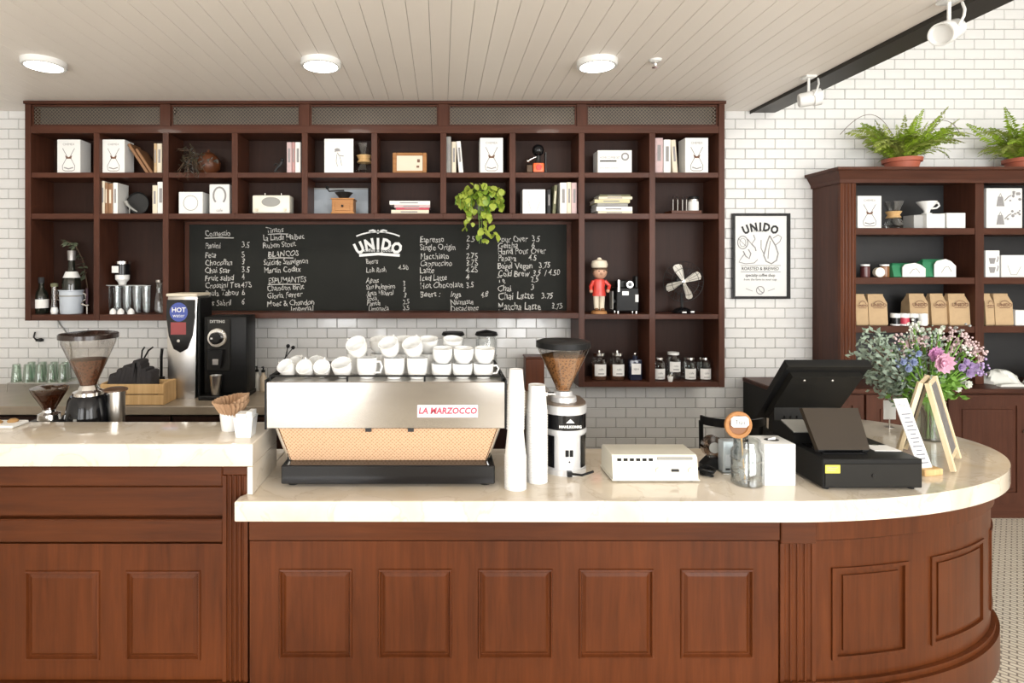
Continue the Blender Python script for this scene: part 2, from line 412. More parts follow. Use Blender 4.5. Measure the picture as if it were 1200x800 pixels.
mb.move((0, YW, 0)); o = obj('tile_field', mb, tile_m, wall_back, False); o['kind'] = 'stuff'

# ------------------------------------------------------------------ ceiling fittings
LAMP = [-2.345, -0.71, 0.92]
lab = ['round white flush ceiling light over the wine bottles', 'round white flush ceiling light between the other two', 'round white flush ceiling light next to the ceiling sprinkler']
for i, x in enumerate(LAMP):
    t = thing('ceiling_light', lab[i], 'ceiling light', (x, 3.40, CEIL-0.034), group='round ceiling lights')
    obj('rim', MB().lathe([(0.098, 0.0), (0.112, 0.0), (0.118, 0.008), (0.118, 0.034), (0, 0.034)], seg=40), white, t)
    obj('diffuser', MB().lathe([(0.0, 0.0), (0.098, 0.0), (0.098, 0.006), (0, 0.006)], seg=40), lampg, t)
    l = bpy.data.lights.new('ceiling_light_glow', 'AREA'); l.shape = 'DISK'; l.size = 0.19; l.energy = 5; l.color = (1, 0.93, 0.82)
    lo = bpy.data.objects.new('ceiling_light_glow', l); COL.objects.link(lo); lo.location = (x, 3.40, CEIL-0.038)
t = thing('sprinkler', 'small white sprinkler head on the plank ceiling', 'sprinkler', (1.255, 3.375, CEIL-0.045))
obj('escutcheon', MB().lathe([(0, 0.045), (0.038, 0.045), (0.030, 0.034), (0.014, 0.030), (0, 0.030)]), white, t)
obj('nozzle', MB().lathe([(0, 0.032), (0.010, 0.032), (0.010, 0.012), (0.006, 0.006), (0, 0.006)]).lathe([(0, 0.004), (0.020, 0.004), (0.020, 0.0), (0, 0.0)], seg=16), chrome, t)
def spot(D, X, label, aim):
    z = CEIL
    t = thing('track_spotlight', label, 'spotlight', (X, D, z-0.20))
    obj('ceiling_canopy', MB().box(-0.035, 0.035, -0.035, 0.035, 0.185, 0.20, 0.004), white, t)
    obj('stem', MB().tube([(0, 0, 0.186), (0, 0, 0.06)], 0.008), white, t)
    mb = MB().lathe([(0, -0.055), (0.040, -0.055), (0.045, -0.045), (0.045, 0.02), (0.052, 0.025), (0.052, 0.065), (0.046, 0.065), (0.040, 0.045), (0, 0.045)], seg=24, axis='x')
    mb.xf(Matrix.Translation((0.0, 0, 0.055)) @ Matrix.Rotation(aim[0], 4, 'Z') @ Matrix.Rotation(aim[1], 4, 'Y'))
    h = obj('lamp_head', mb, white, t)
    obj('yoke', MB().tube([(0, -0.05, 0.06), (0.02, -0.052, 0.10), (0.045, -0.03, 0.14), (0.06, 0, 0.186)], 0.006), white, t)
    return t
spot(2.62, 2.31, 'larger looking white track spotlight hanging low beside the end of the dark beam', (math.radians(200), math.radians(22)))
spot(3.66, 2.335, 'white track spotlight by the dark beam above the framed poster', (math.radians(-20), math.radians(-8)))

# ================================================================== counters
ZT, ZS = 0.88, 0.80                                   # top and underside of the main worktop
EC = (1.30, 2.917)
def ell(a, b, u): return (EC[0]+a*math.sin(u), EC[1]-b*math.cos(u))
def elln(a, b, u):
    n = Vector((math.sin(u)/a, -math.cos(u)/b)).normalized(); return n
def slab(poly, z0, z1, bev=0.008):
    mb = MB(); mb.prism(poly, 'z', z0, z1)
    es = [e for e in mb.bm.edges if abs(e.verts[0].co.z-z1) < 1e-5 and abs(e.verts[1].co.z-z1) < 1e-5]
    es += [e for e in mb.bm.edges if abs(e.verts[0].co.z-z0) < 1e-5 and abs(e.verts[1].co.z-z0) < 1e-5]
    bmesh.ops.bevel(mb.bm, geom=es, offset=bev, segments=3, affect='EDGES', profile=0.5)
    return mb
poly = [(-0.777, 2.167)]
for i in range(0, 53):
    u = math.radians(i*2.5); p = ell(1.40, 0.75, u)
    if p[1] > 3.45: break
    poly.append(p)
poly += [(1.95, 3.45), (1.95, 3.15), (1.62, 2.92), (1.62, 2.80), (-0.7495, 2.80), (-0.7495, 2.222), (-0.777, 2.222)]
t = thing('marble_worktop', 'long cream marble worktop sweeping round the curved counter end', 'worktop', (0.3, 2.5, ZS))
wpart(t, 'slab', slab(poly, ZS, ZT), marb)
t = thing('rear_worktop', 'plain stone worktop behind the marble ledge carrying the espresso grinders', 'worktop', (-1.8, 2.7, ZS))
wpart(t, 'slab', slab([(-2.9, 2.556), (-0.7515, 2.556), (-0.7515, 2.80), (-2.9, 2.80)], ZS, ZT, 0.004), marb)
# raised ledge
t = thing('marble_ledge', 'raised cream marble ledge with a marble drop end above the drawer band counter', 'worktop', (-1.8, 2.39, 0.882))
wpart(t, 'slab', slab([(-2.9, 2.224), (-0.728, 2.224), (-0.728, 2.55), (-2.9, 2.55)], 0.989, 1.078, 0.006), marb)
wpart(t, 'drop_end', MB().box(-0.7485, -0.728, 2.2245, 2.5495, 0.882, 0.989), marb)

def raised_panel(t, x0, x1, z0, z1, yf, m=None):
    """frame moulding round a recess with a slightly raised field, on a front whose face is yf"""
    W = 0.013
    mb = MB()
    prof = [(0.0, 0.0), (0.003, -0.006), (0.008, -0.007), (W, 0.004)]   # inset, y offset
    rg = []
    for ins, dy in prof: rg.append([(x0+ins, yf+dy, z0+ins), (x1-ins, yf+dy, z0+ins), (x1-ins, yf+dy, z1-ins), (x0+ins, yf+dy, z1-ins)])
    vr = [[mb.bm.verts.new(p) for p in r] for r in rg]
    for a, b in zip(vr, vr[1:]):
        for i in range(4): mb.bm.faces.new((a[i], a[(i+1) % 4], b[(i+1) % 4], b[i]))
    fr = [(W, 0.004), (W+0.004, 0.004), (W+0.016, -0.003)]
    rg = [[(x0+i, yf+d, z0+i), (x1-i, yf+d, z0+i), (x1-i, yf+d, z1-i), (x0+i, yf+d, z1-i)] for i, d in fr]
    pb = MB(); pb.rings(rg, cap=False)
    pb.face(rg[-1])
    p = wpart(t, 'panel', pb, mahog, smooth=False)
    wpart(t, 'panel_moulding', mb, mahog, par=p, smooth=False)
def holed_front(t, name, x0, x1, z0, z1, yf, yb, holes, m):
    """front board with rectangular openings (x0,x1,z0,z1) all sharing the same z range"""
    mb = MB(); zs0, zs1 = holes[0][2], holes[0][3]
    mb.box(x0, x1, yf, yb, z0, zs0).box(x0, x1, yf, yb, zs1, z1)
    xs = x0
    for h in sorted(holes):
        if h[0] > xs: mb.box(xs, h[0], yf, yb, zs0, zs1)
        xs = h[1]
    mb.box(xs, x1, yf, yb, zs0, zs1)
    return wpart(t, name, mb, m, smooth=False)
def fluted(t, x0, x1, z0, z1, yf, n=4):
    w_ = (x1-x0); m = 0.012; g = (w_-2*m)/n; poly = [(x0, yf+0.02), (x0, yf)]
    for i in range(n):
        a = x0+m+i*g
        poly += [(a+0.001, yf)]+[(a+g/2-(g/2-0.003)*math.cos(PI*k/6), yf+0.008*math.sin(PI*k/6)) for k in range(7)]
    poly += [(x1, yf), (x1, yf+0.02)]
    mb = MB().prism(poly, 'z', z0, z1)
    p = wpart(t, 'pilaster', mb, mahog, smooth=False)
    return p
# main straight cabinet
kM = 2.217/F
t = thing('counter_cabinet', 'reddish wooden counter cabinet with a row of five raised panels under marble', 'counter', (0.28, 2.45, 0))
hol = [(PX(a, 2.217), PX(b, 2.217), PZ(771, 2.217), PZ(666, 2.217)) for a, b in ((327, 413), (443, 530), (560, 648), (678, 766), (797, 883))]
holed_front(t, 'front_board', -0.7365, 1.298, 0.15, 0.706, 2.217, 2.237, hol, mahog)
for h in hol: raised_panel(t, h[0], h[1], h[2], h[3], 2.217)
wpart(t, 'frieze', MB().box(-0.7365, 1.298, 2.205, 2.235, 0.713, 0.798, 0.003), mahogx, smooth=False)
wpart(t, 'bead', MB().box(-0.7365, 1.298, 2.222, 2.235, 0.706, 0.713), mahogx, smooth=False)
wpart(t, 'plinth', MB().box(-0.7365, 1.298, 2.195, 2.235, 0, 0.15, 0.004), mahogx, smooth=False)
wpart(t, 'carcass', MB().box(-0.7365, 1.298, 2.2375, 2.76, 0.0, 0.798), mahog, smooth=False)
# left tall cabinet
t = thing('counter_cabinet', 'taller wooden counter cabinet with horizontal drawer band and fluted pilaster', 'counter', (-1.85, 2.45, 0))
yl = 2.25
hol = [(PX(a, yl), PX(a+88, yl), PZ(773, yl), PZ(668, yl)) for a in (-324, -206, -88, 29.5, 147.5)]
hol = [h for h in hol if h[0] > -2.86]
XB = PX(262, yl)
holed_front(t, 'front_board', -2.9, XB, 0.15, 0.680, yl, yl+0.02, hol, mahog)
for h in hol: raised_panel(t, *h, yl)
wpart(t, 'rail', MB().box(-2.9, XB, yl-0.010, yl+0.02, 0.690, 0.779, 0.004), mahogx, smooth=False)
wpart(t, 'drawer_band', MB().box(-2.9, XB, yl+0.006, yl+0.02, 0.787, 0.901, 0.003), mahogx, smooth=False)
wpart(t, 'frieze', MB().box(-2.9, XB, yl-0.014, yl+0.02, 0.909, 0.987, 0.004), mahogx, smooth=False)
fluted(t, XB, -0.7515, 0.15, 0.95, yl-0.012)
wpart(t, 'pilaster_cap', MB().box(XB, -0.7515, yl-0.014, yl+0.02, 0.952, 0.987, 0.004), mahogx, smooth=False)
wpart(t, 'plinth', MB().box(-2.9, -0.7515, yl-0.022, yl+0.02, 0, 0.148, 0.004), mahogx, smooth=False)
wpart(t, 'carcass', MB().box(-2.9, -0.7515, yl+0.021, 2.548, 0.0, 0.987).box(-2.9, -0.7515, 2.5485, 2.76, 0.0, 0.797), mahog, smooth=False)
# curved cabinet
t = thing('counter_cabinet', 'curved wooden counter end cabinet with bowed panels and fluted pilaster', 'counter', (1.9, 2.9, 0))
A, B = 1.325, 0.70
def curved(t, name, u0, u1, z0, z1, out, th, par=None, m=None, n=None):
    n = n or max(4, int(abs(u1-u0)/math.radians(2.5)))
    rg = []
    for i in range(n+1):
        u = u0+(u1-u0)*i/n; p = Vector(ell(A, B, u)); nn = elln(A, B, u)
        o_ = p+nn*out; i_ = p+nn*(out-th)
        rg.append([(o_.x, o_.y, z0), (o_.x, o_.y, z1), (i_.x, i_.y, z1), (i_.x, i_.y, z0)])
    return wpart(t, name, MB().rings(rg), m or mahog, par=par)
R_ = math.radians
UE = R_(133)
def holes_curved():
    zs0, zs1 = 0.245, 0.600
    spans = [(9.0, 24.3), (30, 50.5), (58, 78), (86, 106), (112, 127)]
    curved(t, 'frieze', R_(5.9), UE, 0.713, 0.798, 0.012, 0.03)
    curved(t, 'bead', R_(5.9), UE, 0.706, 0.7125, -0.006, 0.02)
    curved(t, 'front_board', R_(5.9), UE, zs1, 0.7055, 0.0, 0.02)
    curved(t, 'front_board', R_(5.9), UE, 0.15, zs0, 0.0, 0.02)
    e = 5.9
    for a, b in spans:
        curved(t, 'stile', R_(e), R_(a), zs0, zs1, 0.0, 0.02); e = b
        p = curved(t, 'panel', R_(a+0.9), R_(b-0.9), zs0+0.013, zs1-0.013, -0.004, 0.012)
        curved(t, 'panel_field', R_(a+2.1), R_(b-2.1), zs0+0.032, zs1-0.032, 0.002, 0.006, par=p)
        for q in ((a, a+0.9, zs0, zs1), (b-0.9, b, zs0, zs1), (a+0.9, b-0.9, zs0, zs0+0.013), (a+0.9, b-0.9, zs1-0.013, zs1)):
            curved(t, 'panel_moulding', R_(q[0]), R_(q[1]), q[2], q[3], 0.007, 0.02, par=p)
    curved(t, 'stile', R_(e), UE, zs0, zs1, 0.0, 0.02)
    curved(t, 'plinth', R_(-0.0), UE, 0.0, 0.15, 0.030, 0.05)
    curved(t, 'plinth_bead', R_(0.0), UE, 0.15, 0.172, 0.016, 0.015)
holes_curved()
fluted(t, 1.301, 1.437, 0.172, 0.70, 2.209, 4)
wpart(t, 'pilaster_cap', MB().box(1.301, 1.437, 2.203, 2.235, 0.701, 0.798, 0.003), mahogx, smooth=False)
poly = [(1.301, 2.24)]+[tuple(Vector(ell(A, B, R_(d)))+elln(A, B, R_(d))*-0.021) for d in range(7, 132, 4)]+[(2.0, 3.36), (2.0, 3.2), (1.60, 2.90), (1.60, 2.77), (1.301, 2.77)]
wpart(t, 'carcass', MB().prism(poly, 'z', 0, 0.797), mahog, smooth=False)
# back counter along the wall
t = thing('back_counter', 'low back counter with a stone top under the chalkboard', 'counter', (-1.9, 4.25, 0))
bc = mat('grey_brown_stone', (0.30, 0.25, 0.19), 0.3, var=0.25, vscale=10)
wpart(t, 'top', MB().box(-4.3, 0.80, 3.73, YW-0.004, 0.810, 0.866, 0.004), bc)
wpart(t, 'carcass', MB().box(-4.28, 0.78, 3.77, YW-0.004, 0.0, 0.809), charcoal, smooth=False)
for i in range(8):
    wpart(t, 'door', MB().box(-4.27+i*0.63, -4.27+i*0.63+0.615, 3.752, 3.7695, 0.10, 0.795, 0.003), backw, smooth=False)
# ================================================================== wall shelving
DF = 4.19; kf = DF/F; DB = 4.445
def sx(px): return PX(px, DF)
def sz(py): return PZ(py, DF)
UP = [33, 113, 194, 275, 357, 438.5, 519.5, 600.7, 681.7, 764.5, 845]
HT = 0.0215
sh = thing('wall_shelving', 'dark wooden built in shelving with pigeonholes around the chalkboard and lattice top', 'shelving', (sx(439), 4.33, sz(453)))
def sp(name, x0, x1, y0, y1, z0, z1, m, par=None): return wpart(sh, name, MB().box(x0, x1, y0, y1, z0, z1, 0.0015), m, par=par, smooth=False)
xl, xr = sx(29.5), sx(849)
sp('side_panel', xl, xl+0.043, DF-0.004, YW-0.003, sz(375.6), sz(122), shelfw)
sp('side_panel', xr-0.043, xr, DF-0.004, YW-0.003, sz(453.5), sz(122), shelfw)
sp('top_board', xl-0.008, xr+0.008, DF-0.012, YW-0.003, sz(122), sz(118.5), shelfx)
inn = [xl+0.043]+[sx(u) for u in UP[1:-1]]+[xr-0.043]
def edge(i):                         # clear left and right limits of bay i
    l = inn[0] if i == 0 else sx(UP[i])+HT
    r = inn[10] if i == 9 else sx(UP[i+1])-HT
    return l, r
for i in range(1, 10):
    zb = sz(375.6) if i <= 2 else (sz(453.5) if i >= 8 else sz(250))
    sp('upright', sx(UP[i])-HT, sx(UP[i])+HT, DF, DB, zb, sz(156), shelfw)
sp('top_rail', inn[0], inn[10], DF-0.003, DB, sz(156), sz(147.5), shelfx)
Z1, Z2, ZL3, ZR3, ZR4 = sz(202), sz(250), sz(368.5), sz(368), sz(447.5)
for i in range(10):
    l, r = edge(i)
    sp('shelf', l, r, DF+0.002, DB, sz(208), Z1, shelfx)
    if i in (2, 3, 4, 5, 6, 7): l2, r2 = (sx(UP[i])+(HT if i == 2 else 0)), (sx(UP[i+1])-(HT if i == 7 else 0))
    else: l2, r2 = l, r
    sp('shelf', l2+(0 if i != 2 else 0), r2, DF+0.002, DB, sz(256.5), Z2-0.0003, shelfx)
    if i < 2: sp('shelf', l, r, DF+0.002, DB, sz(375.6), ZL3, shelfx)
    if i > 7:
        sp('shelf', l, r, DF+0.002, DB, sz(373.8), ZR3, shelfx); sp('shelf', l, r, DF+0.002, DB, sz(453.5), ZR4, shelfx)
sp('niche_board', sx(194)+HT, sx(681.7)-HT, DF+0.002, DB, sz(373), sz(366.5), shelfx)
for i in range(10):
    l, r = edge(i)
    for za, zb_, on in ((Z1, sz(156), 1), (Z2, sz(208), 1), (ZL3, sz(256.5), i < 2), (ZR3, sz(256.5), i > 7), (ZR4, sz(373.8), i > 7)):
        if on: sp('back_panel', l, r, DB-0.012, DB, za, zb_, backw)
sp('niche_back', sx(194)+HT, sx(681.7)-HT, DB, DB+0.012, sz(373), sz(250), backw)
# lattice panels
GX = [inn[0], sx(194), sx(357), sx(519.5), sx(681.7), inn[10]]
for i in range(5):
    a = GX[i]+(0.0 if i == 0 else 0.036); b = GX[i+1]-(0.0 if i == 4 else 0.036)
    if i: sp('grille_stile', GX[i]-0.036, GX[i]+0.036, DF-0.003, DF+0.05, sz(147.5), sz(122), shelfw)
    z0, z1 = sz(147.3), sz(122.3)
    g = MB()
    fr = wpart(sh, 'grille_frame', MB().box(a, b, DF+0.012, DF+0.02, z0, z0+0.012).box(a, b, DF+0.012, DF+0.02, z1-0.012, z1).box(a, a+0.012, DF+0.012, DF+0.02, z0+0.012, z1-0.012).box(b-0.012, b, DF+0.012, DF+0.02, z0+0.012, z1-0.012), shelfx, smooth=False)
    H = z1-z0; s_ = a-H; wire = 0.0042; step = 0.0255
    for d, yy in ((1, DF+0.016), (-1, DF+0.019)):
        x = a-H
        while x < b+H:
            p0, p1 = (x, z0), (x+H, z1)
            if d < 0: p0, p1 = (x, z1), (x+H, z0)
            # clip to the frame
            t0, t1 = max(0, (a-x)/H), min(1, (b-x)/H)
            if t1-t0 > 0.03:
                q0 = (p0[0]+H*t0, p0[1]+(p1[1]-p0[1])*t0); q1 = (p0[0]+H*t1, p0[1]+(p1[1]-p0[1])*t1)
                n = wire*0.707
                g.rings([[(q0[0]-n/2, yy, q0[1]+d*n/2), (q0[0]+n/2, yy, q0[1]-d*n/2), (q0[0], yy+0.003, q0[1])], [(q1[0]-n/2, yy, q1[1]+d*n/2), (q1[0]+n/2, yy, q1[1]-d*n/2), (q1[0], yy+0.003, q1[1])]])
            x += step
    go = wpart(sh, 'lattice', g, mat('bronze_lattice', (0.20, 0.165, 0.13), 0.45, 0.5, var=0.2), par=fr, smooth=False); go['kind'] = 'stuff'
    sp('grille_back', a, b, DF+0.10, DF+0.112, z0, z1, mat('dark_grey_panel', (0.07, 0.062, 0.055), 0.7, var=0.2))

# ------------------------------------------------------------------ chalkboard menu
DC = 4.428; kc = DC/F
def cx_(px): return PX(px, DC)
def cz_(py): return PZ(py, DC)
cb = thing('chalkboard', 'long black chalkboard menu with white handwriting under the shelves', 'chalkboard', (cx_(443), 4.436, cz_(368.5)))
wpart(cb, 'board', MB().box(cx_(222), cx_(664), DC, DC+0.012, cz_(366), cz_(263)), slate)
fm = shelfx
wpart(cb, 'frame', MB().box(cx_(217), cx_(669.5), DC-0.008, DC+0.014, cz_(263), cz_(258.6), 0.002), fm, smooth=False)
wpart(cb, 'frame', MB().box(cx_(217), cx_(669.5), DC-0.008, DC+0.014, cz_(368.5), cz_(366), 0.002), fm, smooth=False)
wpart(cb, 'frame', MB().box(cx_(217), cx_(222), DC-0.008, DC+0.014, cz_(366), cz_(263), 0.002), shelfw, smooth=False)
wpart(cb, 'frame', MB().box(cx_(664), cx_(669.5), DC-0.008, DC+0.014, cz_(366), cz_(263), 0.002), shelfw, smooth=False)
YC = DC-0.0015
def line(s, px, py, size=13.0, sxs=0.80, rot=-0.02, bold=0.0002, m=chalk):
    size *= 0.84; sxs *= 1.04
    mb = MB().text(s, cx_(px), cz_(py), size*kc, YC, shear=random.uniform(-0.05, 0.18), bold=bold, sx=sxs*random.uniform(0.94, 1.04), rot=rot+random.uniform(-0.02, 0.015))
    ph = random.uniform(0, 6)
    for v in mb.bm.verts:                                  # unsteady hand
        xx, zz = v.co.x/kc, v.co.z/kc
        v.co.z += kc*(0.55*math.sin(xx*0.55+ph)+0.25*math.sin(xx*1.9+ph*2)); v.co.x += kc*(0.45*math.sin(zz*0.8+xx*0.35+ph))
    wpart(cb, 'chalk_line', mb, m, smooth=False)
def under(px0, px1, py):
    mb = MB().ribbon([(cx_(px0), cz_(py)), (cx_((px0+px1)/2), cz_(py-0.6)), (cx_(px1), cz_(py-0.3))], 0.007, YC); wpart(cb, 'chalk_underline', mb, chalk, smooth=False)
for s, pr, y in (('Comestio', '', 277), ('Panini', '3.5', 291), ('Feta', '5', 302), ('Chocoflan', '3', 311), ('Chai Star', '3.5', 320), ('Fruit salad', '4', 329), ('Crostini Tea', '475', 338), ('Paula Tabou', '6', 347), ('Los Sabril', '6', 358)):
    line(s, 240, y, 11.5)
    if pr: line(pr, 283, y-1, 11.5)
under(240, 274, 279)
for s, x, y in (('Tintos', 312, 273), ('La Linda Malbec', 308, 282), ('Ruben Stout', 308, 291), ('BLANCOS', 314, 301), ('Suicide Sauvignon', 309, 311), ('Martin Codax', 309, 320), ('ESPUMANTES', 314, 332), ('Chandon Brut', 313, 341), ('Gloria Ferrer', 313, 350), ('Moet & Chandon', 313, 359), ('Imperial', 341, 365)):
    line(s, x, y, 11.2, 0.80, -0.05)
under(314, 338, 274.5); under(314, 344, 302.5); under(314, 352, 333.5)
for s, x, y in (('Beers', 429, 309), ('Lola Rush', 429, 319), ('Aguas', 429, 331), ('San Pelegrino', 429, 339), ('Agua Mineral', 429, 346), ('Soda', 430, 352), ('Panela', 430, 358), ('Limonada', 432, 364.5)):
    line(s, x, y, 10, 0.72)
for s, x, y in (('4.50', 467, 316), ('3', 472, 335), ('3', 472, 342), ('3', 473, 349), ('2.5', 472, 356), ('3.5', 472, 363)): line(s, x, y, 9.5, 0.8)
for s, pr, y in (('Espresso', '2.5', 284), ('Single Origin', '3', 293), ('Macchiato', '2.75', 304), ('Cappuccino', '3.75', 312), ('Latte', '4.25', 320), ('Iced Latte', '4', 329), ('Hot Chocolate', '3.5', 338), ('Beers :', '', 348)):
    line(s, 492, y, 12, 0.80)
    if pr: line(pr, 546, y-1, 11.5, 0.8)
for s, x, y in (('Inga', 528, 348), ('4.8', 563, 348), ('Namaste', 528, 357), ('Decadente', 528, 364.5)): line(s, x, y, 11, 0.8)
for s, pr, xp, y in (('Pour Over', '3.5', 623, 284), ('Geisha', '6', 623, 291), ('Hand Pour Over', '', 0, 298), ('Papaya', '4.5', 619, 306), ('Bagel Vegan', '3.75', 631, 315), ('Cold Brew', '3.5  / 4.50', 624, 324), ('Te', '2.5', 622, 331.5), ('Chai', '3', 622, 341), ('Chai Latte', '3.75', 634, 351), ('Matcha Latte', '3.75', 646, 363)):
    line(s, 583, y, 12.2 if y < 350 else 14.5, 0.80)
    if pr: line(pr, xp, y-1, 11.5, 0.8)
# painted arched emblem
def emblem(cbx, cz, R, size, k, y, m, target, span=0.62, sxx=0.86):
    mb = MB(); word = 'UNIDO'; W = [0.22, 0.22, 0.13, 0.21, 0.23]; tot = sum(W); a = -span
    for ch, wd in zip(word, W):
        am = a+span*2*(wd/tot)/2
        mb.text(ch, cbx+R*math.sin(am), cz-R+R*math.cos(am), size, y, 'CENTER', bold=size*0.05, rot=am, sx=sxx)
        a += span*2*wd/tot
    return mb
mb = emblem(cx_(443), cz_(291.5), 46*kc, 17.5*kc, kc, YC, chalkb, cb, 0.56)
wpart(cb, 'painted_word', mb, chalkb, smooth=False)
mb = MB()
mb.ribbon([(cx_(421), cz_(299.2)), (cx_(443), cz_(297.4)), (cx_(468.5), cz_(299.2))], 3.2*kc, YC)
mb.ribbon([(cx_(443)+46*kc*1.42*math.sin(a/10), cz_(271.5)-46*kc*1.42*(1-math.cos(a/10))) for a in range(-4, 5)], 0.011, YC)
for a in (-1, 1):
    mb.face([(cx_(443+a*2), YC, cz_(270)), (cx_(443+a*9), YC, cz_(273)), (cx_(443+a*11), YC, cz_(270)), (cx_(443+a*6), YC, cz_(268.5))])
mb.face([(cx_(440.5), YC, cz_(272)), (cx_(443), YC, cz_(274)), (cx_(445.5), YC, cz_(272)), (cx_(443), YC, cz_(269))])
mb.text('coffee & goods', cx_(443), cz_(295), 5.5*kc, YC, 'CENTER')
wpart(cb, 'painted_scroll', mb, chalkb, smooth=False)['kind'] = 'stuff'

# ------------------------------------------------------------------ framed poster on the tiles
DP = 4.452; kp = DP/F
def qx(px): return PX(px, DP)
def qz(py): return PZ(py, DP)
ps = thing('framed_poster', 'framed white coffee poster with black frame on the tiled wall', 'poster', (qx(891.5), 4.46, qz(350)))
wpart(ps, 'sheet', MB().box(qx(860), qx(923), DP+0.002, DP+0.012, qz(348), qz(252)), card)
mb = MB()
for a, b, c, d in ((858, 861, 350, 250), (922, 925.5, 350, 250), (861, 922, 350, 347), (861, 922, 253, 250)): mb.box(qx(a), qx(b), DP-0.012, DP+0.015, qz(c), qz(d), 0.002)
wpart(ps, 'frame', mb, blackg, smooth=False)
YP = DP+0.0005
mb = emblem(qx(891), qz(270), 40*kp, 13*kp, kp, YP, ink, ps, 0.50)
mb.text('Panaderia', qx(891), qz(271.5), 4*kp, YP, 'CENTER')
mb.text('ROASTED & BREWED', qx(891), qz(316.5), 5.6*kp, YP, 'CENTER', sx=0.82, bold=0.0003)
mb.text('specialty coffee shop', qx(891), qz(324), 5.2*kp, YP, 'CENTER', sx=0.8, bold=0.0003)
mb.text('from the farm to your cup', qx(891), qz(328.5), 3.6*kp, YP, 'CENTER')
for y in (311, 318.5): mb.ribbon([(qx(868), qz(y)), (qx(915), qz(y))], 0.003, YP)
wpart(ps, 'lettering', mb, ink, smooth=False)
mb = MB()                        # two hands with a cup and a pitcher, drawn as line work
def pr(pts): return [(qx(a), qz(b)) for a, b in pts]
def cr(cxp, cyp, rx, ry, a0=0, a1=360, n=18): return [(cxp+rx*math.cos(R_(a0+(a1-a0)*i/n)), cyp+ry*math.sin(R_(a0+(a1-a0)*i/n))) for i in range(n+1)]
for pts, wd in ((cr(870.5, 284, 6, 7.5), 1.4), (cr(870.5, 284, 3.5, 5), 0.8), ([(865, 279), (875, 289)], .8), ([(876, 280), (881, 286), (885, 280), (883, 275)], 1.6), ([(881, 286), (885, 290), (886, 294)], 1.8),
                ([(871, 294), (874, 300), (878, 303), (880, 297), (877, 292)], 1.8), ([(873, 297), (869, 302), (866, 307), (874, 309), (884, 308), (888, 304)], 1.2),
                ([(892, 281), (892, 291), (895, 297)], 1.2), ([(902, 276), (899, 284), (897, 292), (895, 299), (898, 306), (904, 309), (910, 305), (912, 297), (909, 288), (905, 281), (902, 276)], 2.0),
                ([(903, 282), (901, 292), (900, 303)], 1.2), ([(909, 287), (914, 283), (916, 278), (912, 275), (906, 279)], 1.3), (cr(891, 340, 4.5, 4.5), 1.4), ([(888, 337), (891, 341), (894, 343)], 1.2), ([(874, 338), (882, 341)], .8), ([(900, 341), (908, 338)], .8)):
    mb.ribbon(pr(pts), wd*kp*0.75, YP)
wpart(ps, 'drawing', mb, greyink, smooth=False)['kind'] = 'stuff'

# ================================================================== bookcase on the right
DK = 4.18
def bx(px, D=DK): return PX(px, D)
def bz(py, D=DK): return PZ(py, D)
BT = 0.92
bs = thing('base_cabinet', 'long low dark wooden base cabinet beneath the open bookcase', 'cabinet', (3.65, 4.25, 0))
wpart(bs, 'carcass', MB().box(2.36, 5.3, 4.05, YW-0.003, 0.10, 0.885), shelfw, smooth=False)
wpart(bs, 'side_panel', MB().box(2.342, 2.3595, 4.035, YW-0.003, 0.0, 0.885), charcoal, label='black end panel', smooth=False)
wpart(bs, 'plinth', MB().box(2.36, 5.3, 4.06, YW-0.003, 0, 0.0995), shelfx, smooth=False)
wpart(bs, 'top', MB().box(2.335, 5.31, 4.012, YW-0.003, 0.886, BT, 0.006), shelfx, smooth=False)
x = 2.40
for i in range(5):
    a, b = x+i*0.575, x+i*0.575+0.555
    d = wpart(bs, 'door', MB().box(a, a+0.075, 4.03, 4.0495, 0.115, 0.875).box(b-0.075, b, 4.03, 4.0495, 0.115, 0.875).box(a+0.075, b-0.075, 4.03, 4.0495, 0.115, 0.19).box(a+0.075, b-0.075, 4.03, 4.0495, 0.80, 0.875), shelfw, smooth=False)
    wpart(bs, 'door_panel', MB().box(a+0.076, b-0.076, 4.038, 4.0495, 0.191, 0.799).box(a+0.10, b-0.10, 4.033, 4.038, 0.215, 0.775, 0.004), shelfw, par=d, smooth=False)
    wpart(bs, 'knob', MB().ball((b-0.03 if i % 2 == 0 else a+0.03, 4.018, 0.62), 0.013), steel, par=d)
bk = thing('bookcase', 'open dark wooden bookcase with black back and crown moulding under the ferns', 'bookcase', (3.9, 4.3, BT))
ZK = [bz(267), bz(325), bz(382)]
BL = bx(982); ZC = 2.40
wpart(bk, 'side_panel', MB().box(BL, BL+0.03, DK+0.004, YW-0.003, BT+0.001, ZC), shelfw, smooth=False)
def bstile(x0, x1, n):
    poly = [(x0, DK+0.03), (x0, DK)]
    g = (x1-x0-0.016)/n
    for i in range(n):
        a = x0+0.008+i*g
        poly += [(a+g/2-(g/2-0.002)*math.cos(PI*k/5), DK+0.006*math.sin(PI*k/5)) for k in range(6)]
    poly += [(x1, DK), (x1, DK+0.03)]
    return MB().prism(poly, 'z', BT+0.001, ZC)
wpart(bk, 'fluted_stile', bstile(BL+0.0, bx(1000), 4).move((0, -0.031+0.031, 0)).xf(Matrix.Translation((0, -0.027, 0))), mahog, smooth=False)
wpart(bk, 'upright', MB().box(bx(1143), bx(1153), DK, DB, BT+0.001, ZC), shelfw, smooth=False)
wpart(bk, 'upright', MB().box(bx(1296), bx(1306), DK, DB, BT+0.001, ZC), shelfw, smooth=False)
wpart(bk, 'upright', MB().box(bx(1311), bx(1330), DK, DB, BT+0.001, ZC), shelfw, smooth=False) if False else None
wpart(bk, 'side_panel', MB().box(bx(1306), bx(1324), DK-0.004, YW-0.003, BT+0.001, ZC), shelfw, smooth=False)
